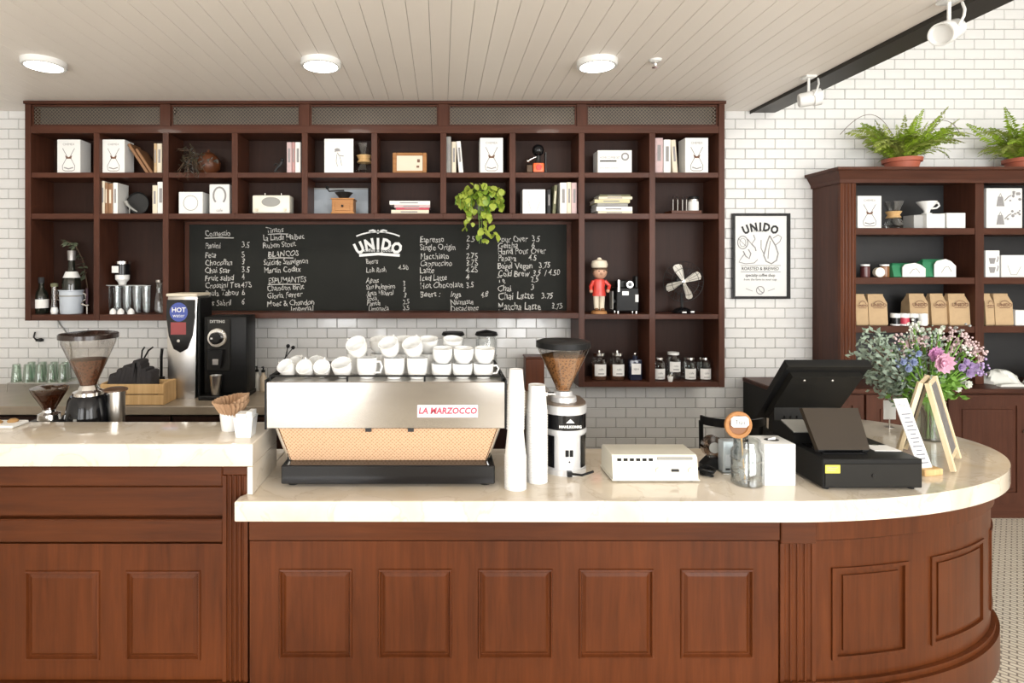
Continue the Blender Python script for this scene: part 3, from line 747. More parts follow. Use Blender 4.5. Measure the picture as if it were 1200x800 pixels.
blk = mat('black_back_panel', (0.018, 0.018, 0.019), 0.55, var=0.2)
wpart(bk, 'back_panel', MB().box(BL+0.031, bx(1306)-0.001, DB+0.001, YW-0.003, BT+0.001, ZC), blk, smooth=False)
for a, b in ((BL+0.0305, bx(1143)), (bx(1153), bx(1296))):
    for z, th in zip(ZK, (8, 8, 8)):
        wpart(bk, 'shelf', MB().box(a, b, DK+0.003, DB, z-0.048, z, 0.002), shelfx, smooth=False)
# crown moulding: profile swept along the left side and the front
prof = [(0.0, 2.375), (0.012, 2.375), (0.016, 2.40), (0.045, 2.455), (0.062, 2.465), (0.062, 2.482), (0.0, 2.482)]
path = [((BL, YW-0.003), (-1, 0)), ((BL, DK-0.0), (-1, -1)), ((bx(1324), DK), (1, -1)), ((bx(1324), YW-0.003), (1, 0))]
mb = MB(); mb.rings([[(p[0]+n[0]*o_, p[1]-0.028+n[1]*o_ if n[1] else p[1], z) for o_, z in prof] for p, n in path])
wpart(bk, 'crown_moulding', mb, shelfx, smooth=False)
wpart(bk, 'top_board', MB().box(BL+0.001, bx(1324)-0.001, DK-0.027, YW-0.003, ZC+0.001, 2.481), shelfx, smooth=False)
# ================================================================== things on the wall shelving
DS = DF+0.035
def lx(px, D=DS): return PX(px, D)
def at(px, D, z): return (PX(px, D), D, z)
def maker_print(w, h, y, collar=brownink):
    """line drawing of an hourglass coffee maker"""
    a = MB(); c = h*0.50
    def P(u, v): return (u*w, v*h)
    for s_ in (-1, 1):
        a.ribbon([P(s_*0.26, 0.74), P(s_*0.07, 0.50), P(s_*0.09, 0.45), P(s_*0.27, 0.22), P(s_*0.25, 0.10), P(s_*0.16, 0.07)], w*0.028, y)
    a.ribbon([P(-0.16, 0.07), P(0.16, 0.07)], w*0.03, y)
    a.ribbon([P(-0.20, 0.17), P(0.0, 0.13), P(0.20, 0.17)], w*0.05, y)
    a.text('CHEMEX', 0, h*0.83, w*0.13, y, 'CENTER')
    b = MB(); b.face([(-0.15*w, y, 0.53*h), (-0.11*w, y, 0.43*h), (0.11*w, y, 0.43*h), (0.15*w, y, 0.53*h), (0.0, y, 0.475*h)])
    return a, b
def carton(label, px0, px1, pyt, z, D=DS, depth=0.13, print_='maker', m=card, name='carton', rz=0, group=None, cat='box'):
    w_ = (px1-px0)*D/F; h = PZ(pyt, D)-z
    t = thing(name, label, cat, (PX((px0+px1)/2, D), D, z), rz, group)
    b = obj('carton_body', MB().box(-w_/2, w_/2, 0, depth, 0, h, 0.0015), m, t, False)
    obj('lid_flap', MB().box(-w_/2+0.003, w_/2-0.003, 0.003, depth-0.003, h-0.0005, h+0.0012), m, t, False)
    y = -0.0012
    if print_ == 'maker':
        a, c = maker_print(w_, h, y)
        p = obj('printed_drawing', a, greyink, t, False); p['kind'] = 'stuff'; obj('printed_collar', c, brownink, p, False)
    elif print_ == 'ring':
        p = MB().ribbon(arc(0, h*0.5, w_*0.30, h*0.34, 0, 2*PI, 24), w_*0.025, y); obj('printed_ring', p, greyp, t, False)
    elif print_ == 'portrait':
        p = MB().ribbon(arc(0, h*0.62, w_*0.30, h*0.28, -0.9, PI+0.9, 22), w_*0.09, y); obj('printed_arch', p, greyink, t, False)
        obj('printed_caption', MB().text('cafe', 0, h*0.08, w_*0.2, y, 'CENTER'), greyink, t, False)
    elif print_ == 'vee':
        p = MB().ribbon([(-w_*0.26, h*0.55), (-w_*0.12, h*0.12), (w_*0.10, h*0.12), (w_*0.27, h*0.48)], w_*0.02, y); obj('printed_dripper', p, greyp, t, False)
    return t
def book(label, px0, px1, pyt, z, m, D=DS, depth=0.15, lean=0.0, group=None, flat=False, title=True):
    th = (px1-px0)*D/F; h = PZ(pyt, D)-z
    t = thing('book', label, 'book', (PX((px0+px1)/2, D), D, z), 0, group)
    c = 0.0025 if th > 0.012 else 0.0015
    mb = MB().prism([(-th/2, depth), (-th/2, 0.003), (-th/4, 0.0), (th/4, 0.0), (th/2, 0.003), (th/2, depth), (th/2-c, depth), (th/2-c, 0.006), (-th/2+c, 0.006), (-th/2+c, depth)], 'z', 0, h)
    obj('cover', mb, m, t, False)
    obj('page_block', MB().box(-th/2+c, th/2-c, 0.0062, depth-0.004, 0.003, h-0.004), paper, t, False)
    if title and th > 0.012:
        obj('spine_title', MB().box(-th*0.22, th*0.22, -0.0008, 0.0002, h*0.35, h*0.8), greyink if m not in (brownp, oliv) else cream, t, False)
    if lean:
        t.rotation_euler = (0, lean, 0)
        t.location.x += 0.0
        t.location.z += abs(math.sin(lean))*th/2+0.0005
    return t
def flatbook(label, px0, px1, z, th, m, D=DS, depth=0.17, group=None, rz=0.0):
    w_ = (px1-px0)*D/F
    t = thing('book', label, 'book', (PX((px0+px1)/2, D), D, z), rz, group)
    c = 0.0025
    mb = MB().prism([(depth, 0), (0.003, 0), (0, th*0.3), (0, th*0.7), (0.003, th), (depth, th), (depth, th-c), (0.006, th-c), (0.006, c), (depth, c)], 'x', -w_/2, w_/2)
    obj('cover', mb, m, t, False)
    obj('page_block', MB().box(-w_/2+0.004, w_/2-0.004, 0.0062, depth-0.003, c, th-c), paper, t, False)
    obj('spine_title', MB().box(-w_*0.25, w_*0.2, -0.0008, 0.0002, th*0.35, th*0.65), greyink, t, False)
    return t
# --- top row
carton('white carton with coffee maker drawing, standing alone in its pigeonhole', 67, 94, 163.5, Z1)
carton('white carton with coffee maker drawing beside two leaning brown books', 120, 146, 163.5, Z1)
g = 'brown books leaning in the top row'
book('thin brown book leaning against the carton, its top near the carton', 171, 174.2, 163, Z1, brownp, DS+0.03, lean=R_(-33), group=g, title=False)
book('thin brown book leaning in the middle of its pigeonhole', 176.3, 179.4, 170, Z1, brownp, DS+0.035, lean=R_(-33), group=g, title=False)
book('tan backed book upright next to a cream book in the top row', 180.2, 183.6, 168, Z1, kraft)
book('cream book upright against the pigeonhole side beyond the leaning brown books', 184, 189.5, 168, Z1, cream)
# dried arrangement
t = thing('dried_arrangement', 'dark dried twig arrangement with an amber gourd spilling over the shelf', 'dried plant', at(236, DS+0.07, Z1))
obj('gourd', MB().lathe([(0, 0.0), (0.045, 0.004), (0.082, 0.045), (0.088, 0.085), (0.07, 0.135), (0.035, 0.165), (0.012, 0.172), (0.008, 0.19), (0, 0.192)], (0.045, 0.02, 0), 20), amber, t)
rr = random.Random(3)
for i in range(30):
    a = 0.0; L = rr.uniform(0.09, 0.145); dz = rr.uniform(-0.07, 0.20)
    a = R_(rr.uniform(180, 330)); e = ((-0.035 if i % 3 else 0.03)+L*math.cos(a)*0.95, max(-0.105, L*math.sin(a)*0.9), dz if dz < 0.04 else max(dz, 0.07))
    if dz < 0.04: e = (e[0]*0.8, -0.15, dz)
    mid = (e[0]*0.5-0.01, -0.145 if dz < 0.04 else e[1]*0.6, max(dz*0.6, 0)+0.07)
    tw = obj('twig', MB().tube([(0, 0.0, 0.065), mid, e], 0.003, 5, 0.0015), twig_m, t)
    lb = MB()
    for k in range(8):
        f = 0.35+0.65*k/7; q = Vector((0, 0, 0.065)).lerp(Vector(mid), min(1, f*2)) if f < 0.5 else Vector(mid).lerp(Vector(e), (f-0.5)*2)
        d = Vector((rr.uniform(-1, 1), rr.uniform(-0.6, 0.6), rr.uniform(-1, 1))).normalized()*0.034; n = Vector((d.z, 0.2, -d.x)).normalized()*0.011; d.y = min(d.y, 0) if dz < 0.05 else d.y
        lb.face([q, q+d*0.5+n, q+d, q+d*0.5-n])
    lo = obj('dry_leaf', lb, mat('dry_leaf_brown', (0.09, 0.075, 0.045), 0.7, var=0.5, vscale=30) if i % 3 else mat('dry_leaf_grey', (0.20, 0.20, 0.18), 0.7, var=0.4, vscale=30), tw, False); lo['kind'] = 'stuff'
# small bronze figurine, books
t = thing('figurine', 'small dark bronze figurine leaning beside pink spined books', 'figurine', at(326.5, DS+0.03, Z1))
obj('base', MB().lathe([(0, 0), (0.035, 0), (0.033, 0.012), (0, 0.012)], seg=18), ironk, t)
obj('figure', MB().tube([(-0.03, 0, 0.012), (-0.012, 0, 0.045), (0.012, 0, 0.065), (0.024, 0, 0.09)], 0.008, 8, 0.013).tube([(0.012, 0, 0.06), (-0.02, -0.008, 0.075), (-0.034, -0.008, 0.06)], 0.006, 6).ball((0.028, 0, 0.104), 0.014), ironk, t)
g = 'pale books beside the bronze figurine'
for p0, p1, m, l in ((336, 341.5, pinkp, 'pale pink book next to the bronze figurine'), (342, 345.5, mat('dusty_rose_cover', (0.50, 0.28, 0.27), 0.6, var=0.1), 'thin dusty rose book between two paler books'), (346, 352, paper, 'white book at the end of the pink spined row')):
    book(l, p0, p1, 166.5, Z1, m)
# framed drawing
t = thing('picture_frame', 'white framed ink drawing of a standing figure on the top row', 'picture frame', at(397, DS, Z1))
wf, hf = 34*DS/F, (201.5-161)*DS/F
mb = MB(); fw = 0.016
mb.box(-wf/2, -wf/2+fw, 0, 0.02, 0, hf, 0.002).box(wf/2-fw, wf/2, 0, 0.02, 0, hf, 0.002).box(-wf/2+fw, wf/2-fw, 0, 0.02, 0, fw, 0.002).box(-wf/2+fw, wf/2-fw, 0, 0.02, hf-fw, hf, 0.002)
obj('frame', mb, white, t, False)
obj('mount', MB().box(-wf/2+fw, wf/2-fw, 0.006, 0.018, fw, hf-fw), card, t, False)
mb = MB()
mb.disc(-0.012, hf*0.68, 0.020, 0.012, 0.005).ribbon([(-0.03, hf*0.62), (-0.012, hf*0.70), (0.008, hf*0.64)], 0.008, 0.0052)
mb.ribbon([(-0.012, hf*0.60), (0.0, hf*0.52), (0.035, hf*0.50)], 0.006, 0.005).ribbon([(-0.015, hf*0.55), (-0.02, hf*0.35), (-0.01, hf*0.2)], 0.004, 0.005).ribbon([(0.005, hf*0.50), (0.015, hf*0.35), (0.02, hf*0.22)], 0.004, 0.005)
o = obj('ink_drawing', mb, greyink, t, False); o['kind'] = 'stuff'
def carafe(label, px, D, z, h, tint=GL):
    t = thing('coffee_carafe', label, 'carafe', at(px, D, z)); r = h*0.30
    obj('glass_body', MB().lathe([(0, 0.002), (r*0.9, 0.002), (r*1.05, h*0.12), (r*0.9, h*0.28), (r*0.42, h*0.50), (r*0.9, h*0.85), (r*1.05, h)], seg=24), tint, t)
    obj('wooden_collar', MB().lathe([(r*0.75, h*0.40), (r*0.80, h*0.41), (r*0.62, h*0.50), (r*0.86, h*0.63), (r*0.80, h*0.64), (r*0.54, h*0.50), (r*0.75, h*0.40)], seg=24), pine, t)
    return t
carafe('glass coffee carafe with wooden collar half hidden behind white framed drawing', 427, DS+0.09, Z1, 0.23)
t = thing('framed_card', 'small orange framed card with cream centre on the top row', 'picture frame', at(480, DS+0.03, Z1))
wf, hf = 40*(DS+0.03)/F, 25*(DS+0.03)/F; fw = 0.03
mb = MB().box(-wf/2, -wf/2+fw, 0, 0.03, 0, hf, 0.004).box(wf/2-fw, wf/2, 0, 0.03, 0, hf, 0.004).box(-wf/2+fw, wf/2-fw, 0, 0.03, 0, fw*0.8, 0.004).box(-wf/2+fw, wf/2-fw, 0, 0.03, hf-fw*0.7, hf, 0.004)
obj('frame', mb, oak, t, False)
obj('card', MB().box(-wf/2+fw, wf/2-fw, 0.008, 0.026, fw*0.8, hf-fw*0.7), cream, t, False)
obj('card_print', MB().box(wf*0.22, wf*0.30, 0.0070, 0.008, hf*0.55, hf*0.7).box(wf*0.20, wf*0.28, 0.0070, 0.008, hf*0.3, hf*0.4), brownink, t, False)['kind'] = 'stuff'
for p0, p1, pt, m, ln, l in ((522.8, 528.5, 160, greyp, 0, 'tall grey patterned book against the pigeonhole side above the hanging plant'), (529.5, 534.5, 166, cream, 0, 'cream book between a grey patterned book and a leaning one'), (538.0, 543.0, 165.5, paper, -5, 'pale book leaning on its row mates above the hanging plant')):
    book(l, p0, p1, pt, Z1, m, lean=R_(ln))
carton('white carton with coffee maker drawing directly above the hanging plant', 562.5, 589.5, 161.5, Z1)
# red grinder with dark globe
t = thing('coffee_grinder', 'small red coffee grinder with a black globe hopper', 'coffee grinder', at(630.5, DS+0.02, Z1))
obj('body', MB().box(-0.040, 0.040, -0.035, 0.04, 0.006, 0.075, 0.008, 2), orange, t)
obj('front_badge', MB().lathe([(0, -0.0385), (0.020, -0.0385), (0.022, -0.035), (0, -0.035)], (0, 0, 0.042), 18, 'y'), red, t)
obj('stand', MB().box(0.048, 0.06, -0.02, 0.02, 0.006, 0.155, 0.002).box(-0.045, 0.06, -0.04, 0.045, 0, 0.006, 0.001), ironk, t)
obj('neck', MB().lathe([(0, 0.075), (0.03, 0.075), (0.018, 0.105), (0.018, 0.13), (0, 0.13)]), ironk, t)
obj('globe_hopper', MB().ball((0.0, 0, 0.172), 0.044, 20), blackg, t)
obj('crank', MB().tube([(-0.018, -0.02, 0.12), (-0.06, -0.025, 0.10), (-0.075, -0.025, 0.09)], 0.006).ball((-0.078, -0.025, 0.088), 0.014), chrome, t)
obj('drawer', MB().box(-0.085, -0.045, -0.03, 0.03, 0.006, 0.06, 0.003), twig_m, t, False)
# radio like white box
t = thing('packing_box', 'pale printed box with a round dark emblem, wider than tall, on the top row', 'box', at(720.5, DS, Z1))
w_, h = 40*DS/F, 27*DS/F
obj('carton_body', MB().box(-w_/2, w_/2, 0, 0.13, 0, h, 0.002), card, t, False)
obj('printed_ring', MB().ribbon(arc(w_*0.30, h*0.72, 0.024, 0.024, 0, 2*PI, 24), 0.012, -0.001), greyink, t, False)
obj('printed_bar', MB().quad(-w_*0.44, w_*0.05, h*0.50, h*0.56, -0.001), ink, t, False)
obj('printed_text', MB().text('HOME COFFEE SET', -w_*0.44, h*0.64, 0.022, -0.001, 'LEFT', sx=0.8).text('brew better at home', -w_*0.44, h*0.2, 0.016, -0.001, 'LEFT'), greyink, t, False)
for p0, p1, pt, m, ln, l in ((767.8, 777, 161.5, pinkp, 0, 'thick pale pink book first in the row beside the last carton'), (778, 786, 163.5, paper, 0, 'thick white book in the row beside the last carton'), (789, 794.5, 164, cream, -4, 'narrow cream book leaning in the row beside the last carton')):
    book(l, p0, p1, pt, Z1, m, lean=R_(ln))
carton('white carton with coffee maker drawing next to a row of thick pale books', 803, 830, 161.5, Z1, depth=0.12)
# --- second row
t_ = [(118.8, 122.3, 212, cream), (122.8, 126, 214, brownp), (126.4, 131.8, 215, brownp), (132.4, 137.5, 214, paper)]
for (p0, p1, pt, m), l in zip(t_, ('cream book against the side above the glasses', 'dark brown narrow book between a cream and a brown book', 'wider brown book next to a white book in the second row', 'white book closing the brown row beside the bird sculpture')):
    book(l, p0, p1, pt, Z2, m)
t = thing('bird_sculpture', 'small grey bird sculpture before a dark round plate', 'sculpture', at(153, DS+0.04, Z2))
obj('plate', MB().lathe([(0, 0.012), (0.075, 0.012), (0.085, 0.0), (0.085, 0.006), (0.075, 0.02), (0, 0.02)], (0.025, 0.05, 0.087), 28, 'y'), ironk, t)
obj('bird', MB().tube([(-0.03, 0, 0.085), (-0.02, 0, 0.07), (0.0, 0, 0.05), (0.03, 0, 0.03), (0.05, 0, 0.02)], 0.013, 10, 0.005).ball((-0.032, 0, 0.092), 0.014).tube([(-0.008, 0, 0.05), (-0.008, 0, 0.0)], 0.004), greyp, t)
for (p0, p1, pt, m), l in zip(((178.5, 184, 217, cream), (184.4, 192, 213, paper)), ('cream book standing apart from the bird sculpture row', 'tallest white book at the pigeonhole edge above the measuring glasses')):
    book(l, p0, p1, pt, Z2, m)
carton('small square white box with faint ring print in the second row', 209.5, 237.5, 225, Z2, print_='ring', m=white)
carton('narrow white box printed with a dark arch beside the ring box', 245.5, 269, 216, Z2, print_='portrait')
t = thing('toy_radio', 'cream retro radio with oval speaker in the second row', 'radio', at(317.5, DS, Z2))
w_, h = 44*DS/F, 22*DS/F
obj('cabinet', MB().box(-w_/2, w_/2, 0, 0.12, 0.006, h, 0.010, 3), ivory, t)
obj('speaker_grille', MB().disc(0, h*0.64, w_*0.25, h*0.26, -0.0012, 24), greyp, t, False)
for s_ in (-1, 1):
    obj('knob', MB().lathe([(0, -0.012), (0.011, -0.012), (0.012, 0), (0, 0)], (s_*w_*0.38, 0, h*0.22), 14, 'y'), cream, t)
    obj('foot', MB().cyl(s_*w_*0.4, 0.03, 0, 0.006, 0.01, seg=10).cyl(s_*w_*0.4, 0.09, 0, 0.006, 0.01, seg=10), black, t)['kind'] = 'stuff'
    obj('handle_post', MB().tube([(s_*w_*0.22, 0.06, h-0.002), (s_*w_*0.22, 0.06, h+0.022)], 0.004), chrome, t)
# wooden hand mill
t = thing('coffee_mill', 'wooden box coffee mill with black iron crank', 'coffee grinder', at(403, DS+0.03, Z2))
obj('box', MB().box(-0.078, 0.078, -0.06, 0.08, 0.008, 0.105, 0.003).box(-0.085, 0.085, -0.067, 0.087, 0, 0.010, 0.002).box(-0.085, 0.085, -0.067, 0.087, 0.103, 0.112, 0.002), oak, t, False)
d = obj('drawer', MB().box(-0.055, 0.055, -0.0655, -0.058, 0.022, 0.088, 0.002), oak, t, False)
obj('knob', MB().ball((0, -0.072, 0.055), 0.009), ironk, d)
obj('hopper_dome', MB().lathe([(0, 0.112), (0.032, 0.112), (0.038, 0.125), (0.062, 0.152), (0.068, 0.158), (0.06, 0.16), (0, 0.165)], seg=20), ironk, t)
obj('crank', MB().tube([(0, 0, 0.163), (0, 0, 0.176), (-0.06, -0.01, 0.172), (-0.105, -0.015, 0.168), (-0.118, -0.015, 0.185)], 0.006), ironk, t)
obj('crank_knob', MB().ball((-0.12, -0.015, 0.196), 0.014), black, t)
t = thing('reflection_panel', 'pale blue grey sheet painted as a glass reflection behind the wooden coffee mill', 'painted reflection', at(400, 4.41, Z2))  # glass reflection behind the mill, put in as a pale coloured sheet
obj('sheet', MB().box(-0.235, 0.205, 0, 0.006, 0, 0.215), mat('pale_blue_reflection', (0.42, 0.47, 0.52), 0.6, var=0.25, vscale=9), t, False)
obj('reflection_edge', MB().box(-0.235, 0.205, -0.004, 0.0, 0.205, 0.215), greyp, t, False)
# stacked books
z = Z2
for i, (p0, p1, th, m, l) in enumerate(((458.5, 502.5, 0.030, cream, 'wide cream book at the bottom of the low stack over the chalkboard logo'), (464, 503, 0.014, redink, 'thin red book second in the low stack over the chalkboard logo'), (462, 504, 0.022, pinkp, 'pale rose book third in the low stack over the chalkboard logo'), (456.5, 504, 0.028, paper, 'white book on top of the low stack over the chalkboard logo'))):
    flatbook(l, p0, p1, z, th, m, rz=0.02*(i % 2)); z += th+0.0006
# pothos
def leaf_mesh(name, L, W, m):
    mb = MB(); pts = [(0, 0), (0.25, 0.42), (0.5, 0.5), (0.78, 0.32), (1.0, 0.0)]
    c = [Vector((0, p[0]*L, -0.18*L*p[0]**2)) for p in pts]
    l = [Vector((-p[1]*W, p[0]*L, 0.10*L*p[1]-0.18*L*p[0]**2)) for p in pts]; r = [Vector((p[1]*W, p[0]*L, 0.10*L*p[1]-0.18*L*p[0]**2)) for p in pts]
    for i in range(4):
        mb.face([c[i], c[i+1], l[i+1], l[i]]) if i else mb.face([c[0], c[1], l[1]])
        mb.face([c[i], r[i], r[i+1], c[i+1]]) if i else mb.face([c[0], r[1], c[1]])
    bmesh.ops.remove_doubles(mb.bm, verts=mb.bm.verts, dist=1e-5)
    return mb.mesh(name, m)
t = thing('hanging_plant', 'bright green trailing pothos spilling over the shelf onto the chalkboard', 'plant', at(563, DS+0.075, Z2))
obj('pot', MB().lathe([(0, 0), (0.055, 0), (0.072, 0.11), (0.076, 0.115), (0.076, 0.125), (0.066, 0.125), (0.062, 0.11), (0, 0.105)]), mat('grey_pot', (0.2, 0.19, 0.18), 0.6, var=0.1), t)
lms = [leaf_mesh('pothos_leaf', 0.066, 0.056, leaf_m), leaf_mesh('pothos_leaf', 0.072, 0.060, leaf_y), leaf_mesh('pothos_leaf', 0.058, 0.050, leaf_y)]
rr = random.Random(11)
for i in range(15):
    a = R_(rr.uniform(195, 345)); e = rr.uniform(0.05, 0.19)
    dn = rr.choice([0.02, -0.05, -0.13, -0.22]) if abs(math.cos(a)) < 0.6 else rr.uniform(0.0, 0.06)
    ex = math.cos(a)*e*1.05
    pts = [(0.03*math.cos(a), 0, 0.12), (ex*0.6, -0.06, 0.185), (ex, -0.125, 0.12), (ex*1.05, -0.145, dn)]
    obj('vine', MB().tube(pts, 0.0025, 5), green_l, t)
for i in range(170):
    u = rr.random()
    if u < 0.76:
        a = rr.uniform(0, 2*PI); q = math.sqrt(rr.random()); x = q*0.185*math.cos(a); zz = 0.115+q*0.125*math.sin(a); y = -0.135+0.11*(x/0.2)**2+rr.uniform(-0.03, 0.03)
        if zz > 0.2: y += 0.03
        y = min(y, -0.07) if abs(x) > 0.16 else y
    else:
        x = rr.choice([rr.uniform(-0.13, -0.05), rr.uniform(-0.02, 0.12), rr.uniform(-0.01, 0.10)]); zz = rr.uniform(-0.21 if x > -0.02 else -0.1, 0.02); y = -0.15+rr.uniform(-0.015, 0.02)
    o = link('leaf', lms[i % 3], t); o.location = (x, y, zz)
    o.rotation_euler = (R_(rr.uniform(-75, -25)), R_(rr.uniform(-30, 30)), R_(180+rr.uniform(-75, 75)))
    s_ = rr.uniform(0.6, 0.95); o.scale = (s_,)*3
carton('small square white box with faint vee print beside dark upright books', 612.5, 639, 222, Z2, print_='vee', m=white)
for (p0, p1, pt, m, ln), l in zip(((641.5, 645.5, 222, ink, 0), (647.5, 651, 217, oliv, 4), (656.5, 664, 214, paper, 0), (664.5, 669.5, 213.5, cream, 0), (670, 676, 214, pinkp, 0)),
        ('short dark book beside the vee print box', 'olive book leaning beside the vee print box', 'thick white book after the olive leaning book', 'narrow cream book between a white and a pinkish book above the chalkboard corner', 'pinkish book against the upright above the chalkboard corner')):
    book(l, p0, p1, pt, Z2, m, lean=R_(ln))
z = Z2
for i, (p0, p1, th, m, l) in enumerate(((701, 741, 0.020, cream, 'cream magazine at the bottom of the tall flat stack'), (699, 741, 0.032, paper, 'white book second in the tall flat stack'), (700, 736, 0.026, greyp, 'grey book third in the tall flat stack'), (697, 738, 0.026, mat('pale_yellow_cover', (0.62, 0.58, 0.36), 0.6, var=0.15), 'pale yellow book fourth in the tall flat stack'), (702, 741, 0.020, cream, 'cream book fifth in the tall flat stack'), (703, 739, 0.014, oliv, 'thin olive book on top of the tall flat stack'))):
    flatbook(l, p0, p1, z, th, m, rz=0.03*((i % 3)-1)); z += th+0.0008
# tray with wire rack and canister
t = thing('serving_tray', 'dark red wooden tray under the wire stand and canister', 'tray', at(802, DS+0.02, Z2))
obj('tray_board', MB().box(-0.105, 0.115, -0.03, 0.12, 0, 0.008, 0.002).box(-0.105, -0.097, -0.03, 0.12, 0.008, 0.024).box(0.107, 0.115, -0.03, 0.12, 0.008, 0.024).box(-0.097, 0.107, -0.03, -0.022, 0.008, 0.024).box(-0.097, 0.107, 0.112, 0.12, 0.008, 0.024), redink if False else mahogx, t, False)
t = thing('wire_stand', 'thin wire cup stand on the dark red tray', 'stand', at(796, DS+0.05, Z2+0.0085))
for i, x in enumerate((-0.055, -0.02, 0.015, 0.045)):
    obj('wire', MB().tube([(x, -0.02, 0), (x, -0.02, 0.10), (x+0.008, 0, 0.125), (x+0.016, 0.02, 0.10), (x+0.016, 0.02, 0)], 0.003, 6), steel, t)
obj('base_ring', MB().tube([(-0.06, -0.02, 0.005), (0.065, -0.02, 0.005), (0.065, 0.02, 0.005), (-0.06, 0.02, 0.005), (-0.06, -0.02, 0.005)], 0.003, 6), steel, t)
t = thing('canister', 'small canister with white label and black lid on the dark red tray', 'canister', at(812.5, DS+0.04, Z2+0.0085))
obj('can', MB().lathe([(0, 0), (0.035, 0), (0.036, 0.004), (0.036, 0.10), (0, 0.10)]), steel, t)
obj('label_band', MB().lathe([(0.0365, 0.015), (0.0368, 0.015), (0.0368, 0.085), (0.0365, 0.085)]), card, t)
obj('lid', MB().lathe([(0, 0.1005), (0.037, 0.1005), (0.037, 0.118), (0.03, 0.123), (0, 0.124)]), black, t)
# --- left lower bays
def bottle(name, label, px, D, z, h, r, glassm, labm, cap, labz=(0.12, 0.32), neck=None, group=None, foil=None):
    t = thing(name, label, 'bottle', at(px, D, z), 0, group)
    prof = [(0, 0), (r*0.92, 0), (r, h*0.02), (r, h*0.50), (r*0.85, h*0.58), (r*0.40, h*0.70), (r*0.33, h*0.95), (r*0.40, h*0.955), (r*0.40, h*0.985), (0, h*0.985)]
    obj('bottle_glass', MB().lathe(prof, seg=22), glassm, t)
    obj('label_band', MB().lathe([(r*1.004, h*labz[0]), (r*1.012, h*labz[0]), (r*1.012, h*labz[1]), (r*1.004, h*labz[1])], seg=22), labm, t)
    obj('capsule', MB().lathe([(r*0.37, h*0.84), (r*0.42, h*0.84), (r*0.45, h*0.99), (r*0.42, h), (0, h)], seg=18), cap, t)
    if neck: obj('neck_label', MB().lathe([(r*0.62, h*0.60), (r*0.90, h*0.56), (r*0.91, h*0.565), (r*0.63, h*0.66), (r*0.5, h*0.66)], seg=18), neck, t)
    return t
darkgl = mat('dark_bottle_glass', (0.012, 0.014, 0.010), 0.08, var=0.2, coat=0.5)
bottle('wine_bottle', 'dark wine bottle with a square white label next to the ice bucket', 48.5, DS+0.05, ZL3, 0.27, 0.047, darkgl, paper, ink, (0.16, 0.40))
t = thing('pepper_mill', 'slim grey glass mill with white foot between bottle and ice bucket', 'mill', at(63.8, DS+0.04, ZL3))
obj('body', MB().lathe([(0, 0.05), (0.022, 0.05), (0.018, 0.09), (0.023, 0.15), (0.023, 0.20), (0, 0.20)]), GLS, t)
obj('cap', MB().lathe([(0, 0.2005), (0.024, 0.2005), (0.024, 0.225), (0, 0.23)]), oliv, t)
obj('foot', MB().lathe([(0, 0), (0.022, 0), (0.026, 0.02), (0.020, 0.049), (0, 0.049)]), porc, t)
t = thing('ice_bucket', 'white enamel ice bucket holding a large bottle in the lower corner bay', 'bucket', at(84, DS+0.07, ZL3))
obj('pail', MB().lathe([(0, 0), (0.070, 0), (0.074, 0.006), (0.080, 0.165), (0.084, 0.170), (0.084, 0.176), (0.076, 0.176), (0.072, 0.01), (0, 0.008)], seg=30), mat('pale_blue_enamel', (0.55, 0.60, 0.66), 0.3, var=0.08), t)
obj('rim_band', MB().lathe([(0.0795, 0.128), (0.0822, 0.128), (0.0822, 0.138), (0.0795, 0.138)], seg=30), greyp, t)
for s_ in (-1, 1): obj('handle', MB().tube([(s_*0.083, 0, 0.155), (s_*0.105, 0, 0.14), (s_*0.108, 0, 0.11), (s_*0.081, 0, 0.09)], 0.005), chrome, t)
bottle('champagne_bottle', 'big dark bottle with round white neck seal standing in the ice bucket', 84, DS+0.07, ZL3+0.0090, 0.46, 0.062, darkgl, paper, mat('grey_foil', (0.35, 0.34, 0.33), 0.35, 0.6, var=0.2), (0.10, 0.20), neck=card)
t = thing('olive_branch', 'dusty green leafy branch drooping beside the big bottle', 'branch', at(94, DS+0.165, ZL3+0.001))
obj('stem', MB().tube([(0.055, 0.0, 0.0), (0.055, 0.0, 0.2), (0.02, 0.0, 0.40), (-0.03, -0.02, 0.52), (-0.075, -0.05, 0.54)], 0.004, 6), twig_m, t)
rr = random.Random(4); lm = leaf_mesh('olive_leaf', 0.055, 0.020, mat('olive_leaf_green', (0.10, 0.12, 0.07), 0.6, var=0.4, vscale=20))
stp = [Vector(p) for p in ((0.047, 0.0, 0.27), (0.02, 0.0, 0.40), (-0.03, -0.02, 0.52), (-0.075, -0.05, 0.54))]
for i in range(34):
    f = i/34*2.99; q = stp[int(f)].lerp(stp[int(f)+1], f % 1)
    o = link('leaf', lm, t); o.location = q; o.rotation_euler = (R_(rr.uniform(-70, 30)), R_(rr.uniform(-60, 60)), R_(rr.uniform(110, 250)))
t = thing('corkscrew', 'steel wing corkscrew with dark handle leaning by the ice bucket', 'corkscrew', at(102, DS+0.03, ZL3))
obj('handle', MB().box(-0.008, 0.008, -0.008, 0.008, 0.07, 0.19, 0.004), mat('plum_handle', (0.05, 0.02, 0.03), 0.4, var=0.2), t)
obj('shaft', MB().tube([(0, 0, 0.0), (0, 0, 0.07)], 0.005), steel, t)
obj('lever', MB().tube([(-0.035, -0.01, 0.075), (0, -0.01, 0.062), (0.02, -0.01, 0.066)], 0.006), chrome, t)
